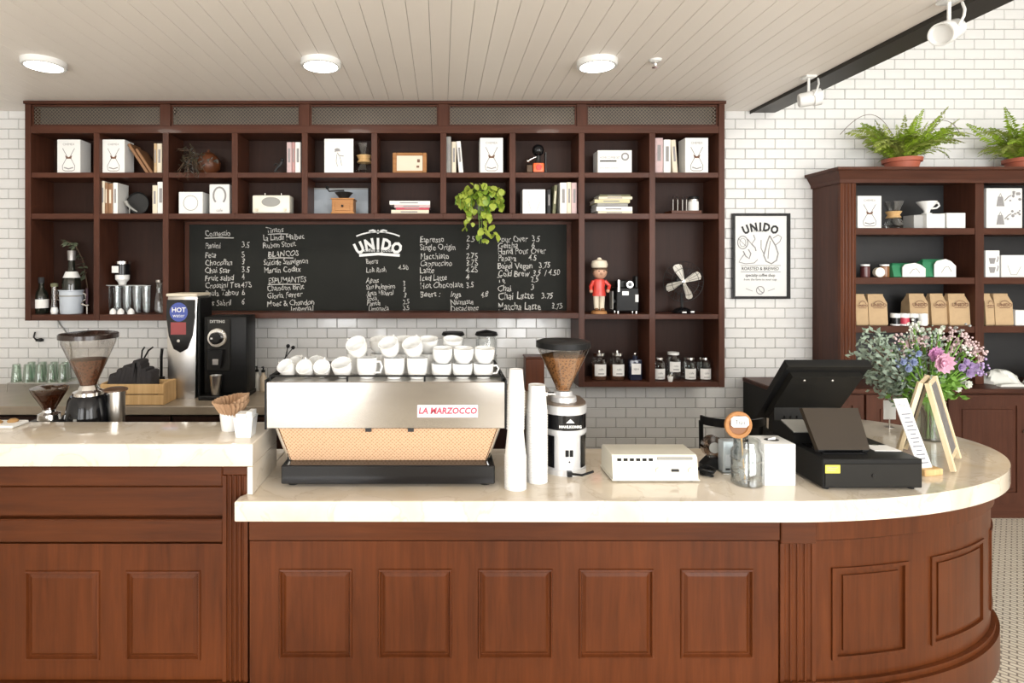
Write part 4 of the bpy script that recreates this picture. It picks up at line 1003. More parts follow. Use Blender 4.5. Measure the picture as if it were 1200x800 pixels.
# measuring glasses and coffee tin
def tumbler(label, px, D, z, h, r, group, m=GL):
    t = thing('glass_tumbler', label, 'glass', at(px, D, z), 0, group)
    obj('glass_wall', MB().lathe([(0, 0), (r*0.80, 0), (r*0.82, 0.004), (r, h), (r*0.94, h), (r*0.76, 0.012), (0, 0.012)], seg=20), m, t)
    obj('rim', MB().lathe([(r*0.95, h+0.0002), (r*1.01, h+0.0002), (r*1.01, h+0.002), (r*0.95, h+0.002), (r*0.95, h+0.0002)], seg=20), white, t)
    return t
for i, px in enumerate((126, 137.5, 149, 160.5, 171.5)):
    tumbler('clear tall glass tumbler under the coffee tin, %s from the ice bucket side' % nth(i), px, DS+0.10+0.01*(i % 2), ZL3, 0.205, 0.032, 'tall tumblers in the lower bay')
t = thing('glass_shelf', 'thin clear glass plate lying across the row of tumblers', 'plate', at(149, DS+0.10, ZL3+0.208))
obj('plate', MB().box(-0.185, 0.17, -0.05, 0.07, 0, 0.005, 0.001), GL, t); obj('front_edge', MB().box(-0.185, 0.17, -0.0525, -0.0503, 0, 0.005), greyp, t)
t = thing('coffee_tin', 'black and white coffee tin stacked on an upturned white bowl', 'tin', at(143.5, DS+0.10, ZL3+0.2135))
obj('bowl', MB().lathe([(0, 0), (0.025, 0), (0.030, 0.02), (0.048, 0.04), (0.050, 0.070), (0.047, 0.075), (0, 0.075)]), porc, t)
obj('tin_body', MB().lathe([(0, 0.0755), (0.052, 0.0755), (0.052, 0.155), (0, 0.155)]), blackg, t)
obj('paper_label', MB().quad(-0.05, 0.0, 0.09, 0.14, -0.053), paper, t, False)
obj('lid', MB().lathe([(0, 0.1555), (0.056, 0.1555), (0.056, 0.175), (0.05, 0.18), (0, 0.18)]), chrome, t)
t = thing('tall_glass_bottle', 'slim clear glass bottle at the end of the tumbler row', 'bottle', at(186.5, DS+0.06, ZL3))
obj('bottle_glass', MB().lathe([(0, 0), (0.028, 0), (0.03, 0.01), (0.03, 0.10), (0.022, 0.13), (0.016, 0.16), (0.020, 0.22), (0.024, 0.232), (0.021, 0.234), (0.014, 0.17), (0, 0.16)]), GL, t)
obj('stopper', MB().lathe([(0, 0.2345), (0.025, 0.2345), (0.022, 0.25), (0, 0.252)]), steel, t)
for i, px in enumerate((132.5, 141.5, 153.5)):
    t = thing('egg_cup', 'tiny white porcelain cup turned down before the tumblers, %s from the ice bucket side' % nth(i), 'cup', at(px, DS+0.012, ZL3), 0, 'tiny white cups before the tumblers')
    obj('bowl', MB().lathe([(0.022, 0), (0.024, 0.002), (0.023, 0.02), (0.016, 0.034), (0.009, 0.038), (0, 0.038)], seg=16), porc, t)
    obj('foot_ring', MB().lathe([(0.006, 0.0382), (0.009, 0.0382), (0.009, 0.042), (0.006, 0.042), (0.006, 0.0382)], seg=14), porc, t)
# --- right lower bays
t = thing('figurine', 'painted vintage figurine in red jacket and white cap', 'figurine', at(702, DS+0.03, ZR3))
obj('plinth', MB().lathe([(0, 0), (0.058, 0), (0.056, 0.016), (0.045, 0.022), (0, 0.022)]), oak, t)
rr = 0.0
mb = MB()
for s_ in (-1, 1): mb.tube([(s_*0.020, -0.012, 0.03), (s_*0.020, 0.0, 0.045), (s_*0.021, 0, 0.09), (s_*0.022, 0, 0.14)], 0.017, 10, 0.021)
obj('legs', mb, cream, t)['kind'] = 'stuff'
for s_ in (-1, 1): obj('shoe', MB().ball((s_*0.022, -0.014, 0.032), 0.016, 12, 1, 1.7, 0.7), brownp, t)
obj('jacket', MB().lathe([(0, 0.130), (0.050, 0.130), (0.046, 0.17), (0.040, 0.19), (0.046, 0.225), (0.038, 0.252), (0.014, 0.258), (0, 0.258)], seg=22, sy=0.72), red, t)
for s_, pts in ((-1, [(-0.040, 0, 0.24), (-0.062, -0.004, 0.20), (-0.064, -0.02, 0.165)]), (1, [(0.040, 0, 0.24), (0.075, -0.005, 0.205), (0.058, -0.028, 0.168)])):
    a = obj('arm', MB().tube(pts, 0.015, 8, 0.012), red, t)
    obj('hand', MB().ball(pts[-1], 0.014, 10), skin, a)
obj('head', MB().ball((0.005, -0.004, 0.305), 0.052, 20, 1, 0.95, 1.02).ball((0.005, -0.055, 0.297), 0.010, 8), skin, t)['kind'] = 'stuff'
obj('hair', MB().lathe([(0.054, 0.30), (0.057, 0.325), (0.050, 0.345), (0, 0.35)], (0.006, 0.006, 0), 20), twig_m, t)
obj('cap', MB().lathe([(0.050, 0.338), (0.056, 0.34), (0.060, 0.362), (0.052, 0.388), (0.018, 0.398), (0.012, 0.412), (0, 0.414)], (0.002, 0, 0), 20), cream, t)
for s_ in (-1, 1): obj('eye', MB().ball((0.005+s_*0.018, -0.049, 0.312), 0.005, 8), ink, t)
# movie camera like black machine
t = thing('vintage_camera', 'black vintage camera apparatus with steel fittings beside the painted figurine', 'camera', at(733.5, DS+0.02, ZR3))
obj('body', MB().box(-0.07, 0.095, 0, 0.12, 0.018, 0.19, 0.006).box(-0.05, 0.06, 0.01, 0.11, 0.19, 0.245, 0.006).box(0.075, 0.095, 0.02, 0.08, 0.19, 0.275, 0.004), black, t)
obj('lens_barrel', MB().lathe([(0, -0.03), (0.022, -0.03), (0.024, -0.026), (0.026, 0.01), (0, 0.01)], (0.02, 0, 0.215), 20, 'y'), blackg, t)
obj('lens_ring', MB().lathe([(0.016, -0.031), (0.025, -0.031), (0.025, -0.026), (0.016, -0.026), (0.016, -0.031)], (0.02, 0, 0.215), 20, 'y'), steel, t)
obj('lever', MB().box(-0.062, -0.047, -0.008, 0.0, 0.16, 0.25, 0.002), steel, t)
obj('name_plate', MB().box(-0.028, 0.02, -0.004, 0.0, 0.135, 0.165, 0.001), white, t, False)
obj('tag', MB().box(0.068, 0.092, -0.004, 0.0, 0.085, 0.14, 0.001), card, t, False)
obj('side_rail', MB().box(-0.10, -0.092, 0.0, 0.08, 0.03, 0.165, 0.002), greyp, t)
obj('bracket', MB().box(-0.092, -0.07, 0.02, 0.06, 0.08, 0.10), black, t)
for x in (-0.055, 0.08):
    for y in (0.015, 0.10): obj('foot', MB().cyl(x, y, 0, 0.018, 0.008, seg=10), steel, t)
# fan
t = thing('desk_fan', 'small vintage desk fan with four pale blades and dark cage', 'fan', at(799.5, DS+0.07, ZR3))
obj('base', MB().lathe([(0, 0), (0.072, 0), (0.075, 0.008), (0.055, 0.03), (0.02, 0.045), (0, 0.046)], seg=28), blackg, t)
obj('switch', MB().box(-0.03, 0.0, -0.078, -0.066, 0.006, 0.016, 0.001).box(0.035, 0.06, -0.070, -0.058, 0.008, 0.02, 0.001), white, t, False)['kind'] = 'stuff'
obj('neck', MB().tube([(0, 0, 0.045), (0, 0.01, 0.09), (0, 0.01, 0.15)], 0.010), ironk, t)
zc = 0.235
obj('motor', MB().lathe([(0, 0.06), (0.035, 0.055), (0.04, 0.03), (0.04, 0.005), (0.02, -0.005), (0, -0.005)], (0, 0, zc), 22, 'y'), ironk, t)
mb = MB()
for k in range(24):
    a = 2*PI*k/24; mb.tube([(0.03*math.cos(a), 0.0-0.045, zc+0.03*math.sin(a)), (0.10*math.cos(a), -0.055, zc+0.10*math.sin(a)), (0.150*math.cos(a), -0.02, zc+0.150*math.sin(a)), (0.10*math.cos(a), 0.02, zc+0.10*math.sin(a)), (0.04*math.cos(a), 0.035, zc+0.04*math.sin(a))], 0.0013, 4)
for r_, y in ((0.150, -0.02), (0.10, -0.055)): mb.tube([(r_*math.cos(2*PI*k/32), y, zc+r_*math.sin(2*PI*k/32)) for k in range(33)], 0.002, 5)
obj('cage', mb, ironk, t)['kind'] = 'stuff'
obj('hub', MB().lathe([(0, -0.040), (0.014, -0.036), (0.018, -0.02), (0.018, -0.006), (0, -0.006)], (0, 0, zc), 16, 'y'), chrome, t)
bl = mat('pale_blade', (0.55, 0.52, 0.46), 0.35, 0.3, var=0.12, vscale=20)
for k in range(4):
    pts = [(0.012, 0.010), (0.05, 0.020), (0.09, 0.033), (0.125, 0.034), (0.138, 0.018), (0.135, -0.012), (0.12, -0.026), (0.08, -0.022), (0.04, -0.016), (0.012, -0.010)]
    mb = MB().rings([[(u, -0.022+0.30*v-0.001, v) for u, v in pts], [(u, -0.022+0.30*v+0.001, v) for u, v in pts]])
    mb.xf(Matrix.Translation((0, 0, zc)) @ Matrix.Rotation(-R_(20+90*k), 4, 'Y')); obj('blade', mb, bl, t)
# labelled jars
def jar(label, px, D, z, h, r, lidm, group=None, fill=darkbeans, lab=True, knob=False, name='jar', lz=(0.15, 0.55)):
    t = thing(name, label, 'jar', at(px, D, z), 0, group)
    obj('glass_wall', MB().lathe([(0, 0), (r*0.95, 0), (r, 0.005), (r, h*0.72), (r*0.72, h*0.80), (r*0.72, h*0.84)], seg=22), GL, t)
    if fill: obj('contents', MB().lathe([(0, 0.004), (r*0.90, 0.004), (r*0.94, 0.01), (r*0.94, h*0.5), (0, h*0.5)], seg=20), fill, t)
    l = obj('lid', MB().lathe([(0, h*0.84), (r*0.80, h*0.84), (r*0.80, h*0.92), (r*0.4, h*0.94), (0, h*0.94)], seg=20), lidm, t)
    if knob: obj('knob', MB().ball((0, 0, h*0.97), h*0.055, 10), lidm, l)
    if lab:
        w_ = r*0.75
        mb = MB(); n = 8; rg = [[(r*1.01*math.sin(a), -r*1.01*math.cos(a), z_) for a in [(-0.85+1.7*i/n) for i in range(n+1)]] for z_ in (h*lz[0], h*lz[1])]
        mb.rings(rg, cap=False, closed=False); p = obj('paper_label', mb, paper, t)
        obj('label_text', MB().text('cafe', 0, h*(lz[0]+lz[1])/2, r*0.42, -r*1.03, 'CENTER').quad(-r*0.4, r*0.4, h*(lz[0]+0.07), h*(lz[0]+0.1), -r*1.03), greyink, p, False)
    return t
jar('glass jar of dark coffee with a large white label, nearest the tall grinder hopper', 702, DS+0.07, ZR4, 0.215, 0.056, chrome, None, knob=True)
jar('glass jar of dark coffee with a large white label, between two other jars', 723, DS+0.07, ZR4, 0.215, 0.056, chrome, None, knob=True)
t = thing('reagent_bottle', 'square shouldered dark bottle with white label and ball stopper', 'bottle', at(744, DS+0.05, ZR4))
obj('bottle_glass', MB().box(-0.045, 0.045, -0.03, 0.04, 0.0, 0.155, 0.010, 2).lathe([(0, 0.15), (0.018, 0.15), (0.018, 0.178), (0, 0.178)]), mat('blue_black_glass', (0.02, 0.025, 0.05), 0.1, var=0.2, coat=0.4), t)['kind'] = 'stuff'
obj('stopper', MB().ball((0, 0, 0.192), 0.015, 12), chrome, t)
obj('paper_label', MB().box(-0.034, 0.034, -0.0315, -0.0303, 0.045, 0.125), paper, t, False)
obj('label_text', MB().text('agua', 0, 0.08, 0.022, -0.0325, 'CENTER'), greyink, t, False)
for px, dz, l, o_ in ((771, 0.0, 'squat glass jar with foil lid at the start of the pantry jar row', 0.07), (807, 0, 'squat glass jar with foil lid between the tipped lid jar and the last jar', 0.07), (824.5, 0, 'squat glass jar with pale label at the far end of the pantry row', 0.07)):
    jar(l, px, DS+o_, ZR4, 0.18, 0.052, chrome, fill=None, lz=(0.05, 0.48))
jar('taller glass jar with a tipped white lid amid the pantry jars', 789, DS+0.075, ZR4, 0.22, 0.052, porc, fill=None, lz=(0.28, 0.62), knob=False)
t = thing('votive_glass', 'tiny white lidded glass between two pantry jars', 'glass', at(785.5, DS-0.012, ZR4))
obj('bowl', MB().lathe([(0, 0), (0.015, 0), (0.02, 0.03), (0.019, 0.04), (0, 0.04)]), porc, t); obj('lid', MB().lathe([(0, 0.0405), (0.02, 0.0405), (0.012, 0.05), (0, 0.052)]), chrome, t)
# ================================================================== espresso machine and cups
em = thing('espresso_machine', 'wide stainless steel espresso machine with copper honeycomb back panel', 'espresso machine', (PX(452, 2.30), 2.30, ZT))
obj('base_tray', MB().box(-0.418, 0.436, 0.0, 0.50, 0.014, 0.089, 0.004), blackg, em)
for x in (-0.38, 0.40):
    for y in (0.05, 0.44): obj('foot', MB().cyl(x, y, 0, 0.014, 0.022, seg=14), black, em)
obj('lower_body', MB().box(-0.375, 0.385, 0.09, 0.49, 0.0895, 0.2355), charcoal, em, False)
rg = []
for y0, z, l, r in ((0.062, 0.0895, -0.392, 0.402), (0.018, 0.2355, -0.432, 0.446)): rg.append([(l, y0, z), (r, y0, z), (r-0.02, y0+0.012, z), (l+0.02, y0+0.012, z)])
obj('honeycomb_panel', MB().rings(rg), meshc, em, False)
for s_, a, b in ((-1, -0.392, -0.432), (1, 0.402, 0.446)):
    obj('side_strut', MB().tube([(a+s_*0.008, 0.058, 0.091), (b+s_*0.008, 0.016, 0.234)], 0.006), chrome, em)
obj('upper_housing', MB().box(-0.474, 0.474, 0.006, 0.52, 0.236, 0.4225, 0.004), steel, em)
stl = mat('bright_brushed_steel', (0.40, 0.375, 0.345), 0.15, 1.0, var=0.03, vscale=60)
obj('front_panel', MB().box(-0.476, 0.476, 0.0, 0.0055, 0.2365, 0.4215, 0.002), stl, em)
for s_ in (-1, 1): obj('side_cheek', MB().box(s_*0.476-0.004, s_*0.476+0.004, 0.001, 0.52, 0.232, 0.43, 0.001).move((s_*0.0045, 0, 0)), black, em)
rl = obj('cup_rail', MB().tube([(-0.466, 0.51, 0.444), (-0.466, 0.012, 0.444), (0.466, 0.012, 0.444), (0.466, 0.51, 0.444)], 0.004), black, em)
for x in (-0.466, -0.155, 0.155, 0.466): obj('rail_post', MB().cyl(x, 0.012, 0.4225, 0.441, 0.004, seg=8), black, rl)
bd = obj('badge', MB().box(0.126, 0.368, -0.004, -0.0002, 0.281, 0.331, 0.001), rose, em, False, 'blush badge with red lettering')
obj('badge_lettering', MB().text('LA MARZOCCO', 0.247, 0.297, 0.034, -0.0046, 'CENTER', bold=0.0012, sx=0.95, shear=0.15), redink, bd, False)
for x in (-0.07, 0.10): obj('panel_catch', MB().box(x-0.012, x+0.012, 0.004, 0.016, 0.222, 0.2355), ironk, em, False)
for i, x in enumerate((-0.28, 0.0, 0.28)):       # the group heads on the barista's side
    g = obj('group_head', MB().lathe([(0, 0.10), (0.034, 0.10), (0.036, 0.11), (0.036, 0.2), (0, 0.2)], (x, 0.45, 0), 20), chrome, em)
ZM = ZT+0.4232
def cup_proto(name, r, h, label):
    t = thing(name, label, 'cup', (0, 0, 0), 0, 'white cups on the espresso machine')
    obj('bowl', MB().lathe([(0, 0.003), (r*0.55, 0.003), (r*0.58, 0.0), (r*0.64, 0.0), (r*0.68, 0.004), (r*0.93, h*0.30), (r, h*0.65), (r, h), (r*0.93, h), (r*0.92, h*0.6), (r*0.84, h*0.28), (r*0.55, 0.008), (0, 0.007)], seg=28), porc, t)
    obj('handle', MB().tube([(r*0.95, 0, h*0.80), (r*1.35, 0, h*0.82), (r*1.55, 0, h*0.58), (r*1.35, 0, h*0.30), (r*0.88, 0, h*0.27)], r*0.11, 8), porc, t)
    return t
small = cup_proto('espresso_cup', 0.034, 0.055, ''); mug = cup_proto('coffee_mug', 0.043, 0.085, ''); mid = cup_proto('cappuccino_cup', 0.042, 0.060, '')
used = set()
def put(proto, px, D, dz, label, tilt=0.0, az=0.0, spin=0.0):
    o = proto if proto.name not in used else copy_tree(proto)
    used.add(proto.name)
    o['label'] = label
    r = {small: 0.022, mug: 0.028, mid: 0.027}[proto]
    M = Matrix.Rotation(az, 4, 'Z') @ Matrix.Rotation(tilt, 4, 'X') @ Matrix.Rotation(spin, 4, 'Z')
    o.rotation_euler = M.to_euler()
    o.location = (PX(px, D), D, ZM+dz+r*abs(math.sin(tilt)))
    return o
gl = 'small white espresso cup tipped towards the milk jug end of the machine'
put(small, 341, 2.41, 0, 'small white espresso cup tipped over at the very end of the cup row, handle showing', R_(48), R_(-25), R_(160))
put(small, 361, 2.40, 0, 'small white espresso cup tipped over, second in the cup row', R_(52), R_(-10), R_(100))
put(small, 378.5, 2.40, 0, 'small white espresso cup tipped over, third in the cup row', R_(52), R_(5), R_(80))
put(small, 350, 2.495, 0, 'white espresso cup tipped behind the first two tipped cups', R_(30), R_(-30), R_(90))
put(small, 371, 2.495, 0, 'white espresso cup tipped behind the second and third tipped cups', R_(30), R_(10), R_(90))
put(mid, 403, 2.395, 0, 'white cappuccino cup tilted against the tall mugs', R_(28), R_(-15), R_(120))
put(mug, 430, 2.385, 0, 'white mug with its handle turned along the machine, under a tipped cup', 0, 0, R_(-14))
put(mid, 422, 2.375, 0.086, 'white cup tipped on top of the mug beside the tilted cappuccino cup', R_(42), R_(-20), R_(150))
put(mug, 462, 2.375, 0, 'white mug upright in the middle of the row under a tilted cup', 0, 0, R_(80))
put(mid, 459, 2.38, 0.0855, 'white cup tilted on the middle mug of the row', R_(34), R_(-22), R_(90))
put(mug, 489, 2.375, 0, 'white mug upright next to the square looking cups under a tilted cup', 0, 0, R_(75))
put(mid, 487, 2.38, 0.0855, 'white cup tilted on the mug next to the square looking cups', R_(34), R_(-26), R_(95))
for i, (px, n) in enumerate(((517.5, 'first'), (542, 'second'), (566.5, 'third'))):
    put(mid, px, 2.388, 0, 'low white cup above the red lettered badge, %s of the three low stacks, below' % n, 0, 0, R_(80-i*35))
    put(mid, px+1, 2.395, 0.0605, 'low white cup above the red lettered badge, %s of the three low stacks, on top' % n, R_(6), R_(10*i), R_(100-i*12))
for i, px in enumerate((418, 446, 474, 502, 530, 558)):
    put(mug, px, 2.50, 0, 'white mug in the second row on the machine, %s from the paper cup end' % nth(5-i), 0, 0, R_(78+i*8))
for i, px in enumerate((449, 477, 505, 533)):
    put(mid, px-3, 2.50, 0.0855 if True else 0, 'white cup stacked on the second row mugs, %s from the paper cup end' % nth(3-i), R_(14), R_(-20+i*10), R_(80+i*8))

# ------------------------------------------------------------------ paper cup stacks
def paper_cup(label, group, r0, r1, h):
    t = thing('paper_cup', label, 'paper cup', (0, 0, 0), 0, group)
    obj('cup_wall', MB().lathe([(r0, 0.0003), (r1, h), (r1-0.0015, h), (r1-0.002, h-0.003), (0, h-0.003)], seg=24), paper, t)
    obj('rim', MB().lathe([(r0+0.0002, 0.0003), (r0+0.0024, 0.0012), (r0+0.0024, 0.0034), (r0+0.0002, 0.0045)], seg=24), paper, t)
    return t
def stack(px, D, n, r0, r1, h, pitch, z0, label, group, lean=0.0):
    p = paper_cup(label, group, r0, r1, h); x = PX(px, D)
    for i in range(n):
        o = p if i == 0 else copy_tree(p)
        o['label'] = label+', %s from its bottom' % nth(i)
        o.location = (x+lean*i+0.0002*math.sin(i*1.7), D+0.0002*math.cos(i*2.1), z0+i*pitch)
stack(604, 2.30, 13, 0.0425, 0.032, 0.108, 0.0106, ZT, 'large white paper cup in the taller stack', 'large paper cups in the taller stack')
stack(604, 2.30, 15, 0.0340, 0.026, 0.090, 0.0106, ZT+0.2356, 'small white paper cup in the upper half of the taller stack', 'small paper cups in the taller stack', 0.0002)
stack(629, 2.375, 28, 0.0430, 0.034, 0.108, 0.0107, ZT, 'white paper cup in the shorter stack by the grinder', 'paper cups in the shorter stack')

# ------------------------------------------------------------------ silver shop grinder
def stadium(r, L, n=14):       # half circle front (towards -y), straight sides to +L
    return [(r*math.cos(PI+PI*i/n), r+r*math.sin(PI+PI*i/n)) for i in range(n+1)]+[(r, r+L), (r-0.02, r+L+0.02), (-r+0.02, r+L+0.02), (-r, r+L)]
t = thing('shop_grinder', 'silver shop coffee grinder with a big hopper full of brown beans', 'coffee grinder', (PX(665.5, 2.43), 2.42, ZT))
rb = 0.098
obj('base_ring', MB().prism(stadium(rb*0.97, 0.10), 'z', 0, 0.022), alum, t)
obj('body', MB().prism([(x*0.93, y*0.97+0.006) for x, y in stadium(rb, 0.10)], 'z', 0.022, 0.172), alum, t)
n = 10
for a0, a1 in ((-88, -36), (38, 88)):
    rg = [[(rb*0.955*math.sin(R_(a0+(a1-a0)*i/n)), rb-rb*0.96*math.cos(R_(a0+(a1-a0)*i/n)), z) for i in range(n+1)] for z in (0.03, 0.165)]
    obj('dark_side_panel', MB().rings(rg, cap=False, closed=False), blackg, t)
obj('lower_ring', MB().prism([(x*1.0, y) for x, y in stadium(rb, 0.10)], 'z', 0.172, 0.192), alum, t)
obj('black_band', MB().prism([(x*0.985, y+0.0015) for x, y in stadium(rb, 0.10)], 'z', 0.192, 0.256), blackg, t)
mb = MB(); mb.text('MAHLKONIG', 0.0, 0.205, 0.016, -0.0015, 'CENTER', bold=0.0006)
mb.face([(-0.018, -0.0015, 0.226), (0.0, -0.0015, 0.243), (0.018, -0.0015, 0.226)])
obj('band_emblem', mb.move((0.008, 0.0, 0)), chalkb, t, False)
obj('upper_ring', MB().prism([(x*1.0, y) for x, y in stadium(rb, 0.10)], 'z', 0.256, 0.292), alum, t)
obj('top_plate', MB().prism([(x*0.97, y*0.98+0.003) for x, y in stadium(rb, 0.10)], 'z', 0.292, 0.298), mat('bronze_top', (0.22, 0.17, 0.13), 0.35, 0.4, var=0.15), t)
for x in (-0.004, 0.014): obj('switch', MB().box(x-0.007, x+0.007, -0.003+0.006, 0.02, 0.082, 0.110, 0.001), black, t, False)
obj('keyhole', MB().lathe([(0, -0.001), (0.004, -0.001), (0.004, 0.01), (0, 0.01)], (0.006, 0.006, 0.06), 10, 'y'), ink, t)
obj('bag_clamp', MB().tube([(0.0, 0.0, 0.014), (0.05, -0.03, 0.018), (0.10, -0.02, 0.03)], 0.005).box(-0.006, 0.014, -0.012, 0.006, 0.004, 0.024), black, t)['kind'] = 'stuff'
obj('collar', MB().lathe([(0, 0.298), (0.058, 0.298), (0.056, 0.318), (0.040, 0.325), (0.038, 0.342), (0, 0.342)], (0, 0.105, 0), 24), alum, t)
hp = obj('hopper', MB().lathe([(0.030, 0.342), (0.034, 0.36), (0.108, 0.515), (0.112, 0.53)], (0, 0.105, 0), 32), GLH, t)
obj('coffee_beans', MB().lathe([(0, 0.345), (0.030, 0.345), (0.033, 0.362), (0.095, 0.495), (0.06, 0.505), (0, 0.508)], (0, 0.105, 0), 32), beans, hp)
obj('hopper_lid', MB().lathe([(0, 0.565), (0.10, 0.562), (0.117, 0.556), (0.118, 0.532), (0.113, 0.530), (0, 0.530)], (0, 0.105, 0), 32), black, t)
obj('slide_gate', MB().box(-0.075, -0.03, 0.09, 0.12, 0.325, 0.332).box(-0.09, -0.07, 0.085, 0.125, 0.318, 0.339, 0.002), chrome, t)['kind'] = 'stuff'

# ------------------------------------------------------------------ cream scale
t = thing('desk_scale', 'low cream retro console with dark slots and two dials', 'scale', (PX(768.5, 2.36), 2.36, ZT))
w_ = 0.350
obj('housing', MB().prism([(0.0, 0.008), (0.004, 0.03), (0.012, 0.095), (0.022, 0.106), (0.15, 0.110), (0.17, 0.10), (0.175, 0.008)], 'x', -w_/2, w_/2), ivory, t, True)
obj('base_lip', MB().box(-w_/2-0.005, w_/2+0.005, -0.004, 0.18, 0.006, 0.012, 0.001), ivory, t)
for i in range(6): obj('slot', MB().box(-0.155+i*0.026, -0.155+i*0.026+0.017, 0.006, 0.03, 0.083, 0.094).move((0, 0.0035, 0.0)), black, t, False)
obj('display_strip', MB().box(0.01, 0.155, 0.0075, 0.03, 0.088, 0.098), greyp, t, False)
for x in (0.012, 0.145): obj('dial', MB().lathe([(0, -0.006), (0.011, -0.006), (0.013, 0.006), (0, 0.006)], (x, 0.004, 0.047), 18, 'y'), ivory, t)
obj('badge', MB().box(0.066, 0.096, 0.0005, 0.006, 0.042, 0.052), ink, t, False)
for x in (-0.15, 0.15):
    for y in (0.02, 0.15): obj('foot', MB().cyl(x, y, 0, 0.006, 0.012, seg=10), black, t)
# ------------------------------------------------------------------ small things by the till
t = thing('tape_dispenser', 'clear grey tape wheel on a black stand beside the console', 'tape dispenser', (PX(836, 2.52), 2.52, ZT))
obj('stand', MB().prism([(-0.05, 0), (0.05, 0), (0.05, 0.02), (0.02, 0.05), (-0.02, 0.05), (-0.05, 0.02)], 'y', -0.02, 0.03), black, t)
obj('wheel', MB().lathe([(0.024, -0.016), (0.048, -0.016), (0.048, 0.018), (0.024, 0.018), (0.024, -0.016)], (0.0, 0.005, 0.095), 28, 'y'), GLS, t)
obj('hub', MB().lathe([(0, -0.018), (0.0235, -0.018), (0.0235, 0.02), (0, 0.02)], (0, 0.005, 0.095), 18, 'y'), greyp, t)
t = thing('cable_clutter', 'tangle of short black cable lying beside the console', 'cable', (PX(828, 2.44), 2.44, ZT))
for i in range(4): obj('cable_loop', MB().tube([(0.036*math.cos(a*0.7+i)*(0.6+0.1*i), 0.03*math.sin(a*0.7+i), 0.006+0.007*i+0.004*math.sin(a*1.3)) for a in range(11)], 0.005, 6), black, t)
t = thing('card_terminal', 'grey blue upright card terminal behind the glass tip jar', 'card terminal', (PX(858.5, 2.45), 2.45, ZT))
obj('housing', MB().box(-0.040, 0.040, 0, 0.05, 0.006, 0.140, 0.006, 2), greybl, t)
obj('foot_plate', MB().box(-0.044, 0.044, -0.006, 0.06, 0, 0.006, 0.001), steel, t)
obj('card_slot', MB().box(-0.03, 0.03, -0.001, 0.006, 0.018, 0.026), ink, t, False)
obj('keypad', MB().box(-0.030, 0.030, -0.002, 0.002, 0.035, 0.085, 0.001), mat('light_grey_keys', (0.5, 0.53, 0.55), 0.4, var=0.05), t, False)
t = thing('tip_jar', 'clear glass tip jar with coins in front of the card terminal', 'jar', (PX(876, 2.34), 2.345, ZT))
obj('glass_wall', MB().lathe([(0, 0.0), (0.055, 0.0), (0.060, 0.006), (0.060, 0.135), (0.050, 0.150), (0.050, 0.182), (0.047, 0.182), (0.047, 0.149), (0.057, 0.133), (0.057, 0.008), (0, 0.006)], seg=28), GL, t)
for z_ in (0.045, 0.10): obj('glass_ridge', MB().lathe([(0.0605, z_), (0.063, z_+0.004), (0.0605, z_+0.008)], seg=28), GL, t)
rr = random.Random(9)
coinm = mat('coin_silver', (0.5, 0.48, 0.45), 0.3, 0.9, var=0.1)
for i in range(9):
    mb = MB().lathe([(0, 0), (0.012, 0), (0.012, 0.002), (0, 0.002)], seg=14).xf(Matrix.Translation((rr.uniform(-0.035, 0.035), rr.uniform(-0.035, 0.035), 0.012+0.009*i)) @ Matrix.Rotation(rr.uniform(-0.9, 0.9), 4, 'X') @ Matrix.Rotation(rr.uniform(-0.5, 0.5), 4, 'Y'))
    obj('coin', mb, coinm, t)
obj('bank_note', MB().rings([[(-0.03, -0.01, 0.02), (0.02, 0.02, 0.02)], [(-0.036, 0.0, 0.08), (0.03, 0.01, 0.09)], [(-0.02, -0.02, 0.13), (0.02, 0.0, 0.125)]], cap=False, closed=False), greyp, t, False)
t = thing('tip_sign', 'orange ring sign with a white label rising out of the tip jar', 'sign', (PX(871, 2.34), 2.345, ZT+0.0068))
obj('stick', MB().tube([(0.01, 0, 0.0), (-0.006, 0, 0.19)], 0.003, 6), pine, t)
obj('ring', MB().lathe([(0.040, -0.006), (0.054, -0.006), (0.056, 0), (0.054, 0.006), (0.040, 0.006), (0.038, 0), (0.040, -0.006)], (-0.018, 0, 0.232), 32, 'y'), oak, t)
obj('paper_disc', MB().lathe([(0, 0.0), (0.039, 0.0), (0.039, 0.002), (0, 0.002)], (-0.018, 0, 0.232), 28, 'y'), mat('brown_card', (0.25, 0.11, 0.05), 0.6, var=0.2), t)
lb = obj('label', MB().prism([(-0.036, -0.014), (-0.026, -0.022), (0.026, -0.022), (0.036, -0.012), (0.034, 0.014), (0.024, 0.022), (-0.024, 0.022), (-0.036, 0.012)], 'y', -0.012, -0.0065).move((-0.016, 0, 0.247)), card, t, False)
obj('label_text', MB().text('Tips', -0.016, 0.238, 0.026, -0.0126, 'CENTER'), ink, lb, False)
t = thing('napkin_box', 'plain white napkin box with an oval opening on top beside the cash drawer', 'napkin holder', (PX(914, 2.32), 2.32, ZT))
obj('housing', MB().box(-0.062, 0.064, 0, 0.125, 0, 0.168, 0.003, 2), white, t)
obj('opening', MB().face([(0.030*math.cos(a), 0.06+0.022*math.sin(a), 0.1685) for a in [2*PI*i/20 for i in range(20)]]), ink, t, False)
obj('napkin', MB().rings([[(-0.018, 0.055, 0.1686), (0.018, 0.062, 0.1686)], [(-0.02, 0.05, 0.176), (0.02, 0.066, 0.178)]], cap=False, closed=False), paper, t, False)
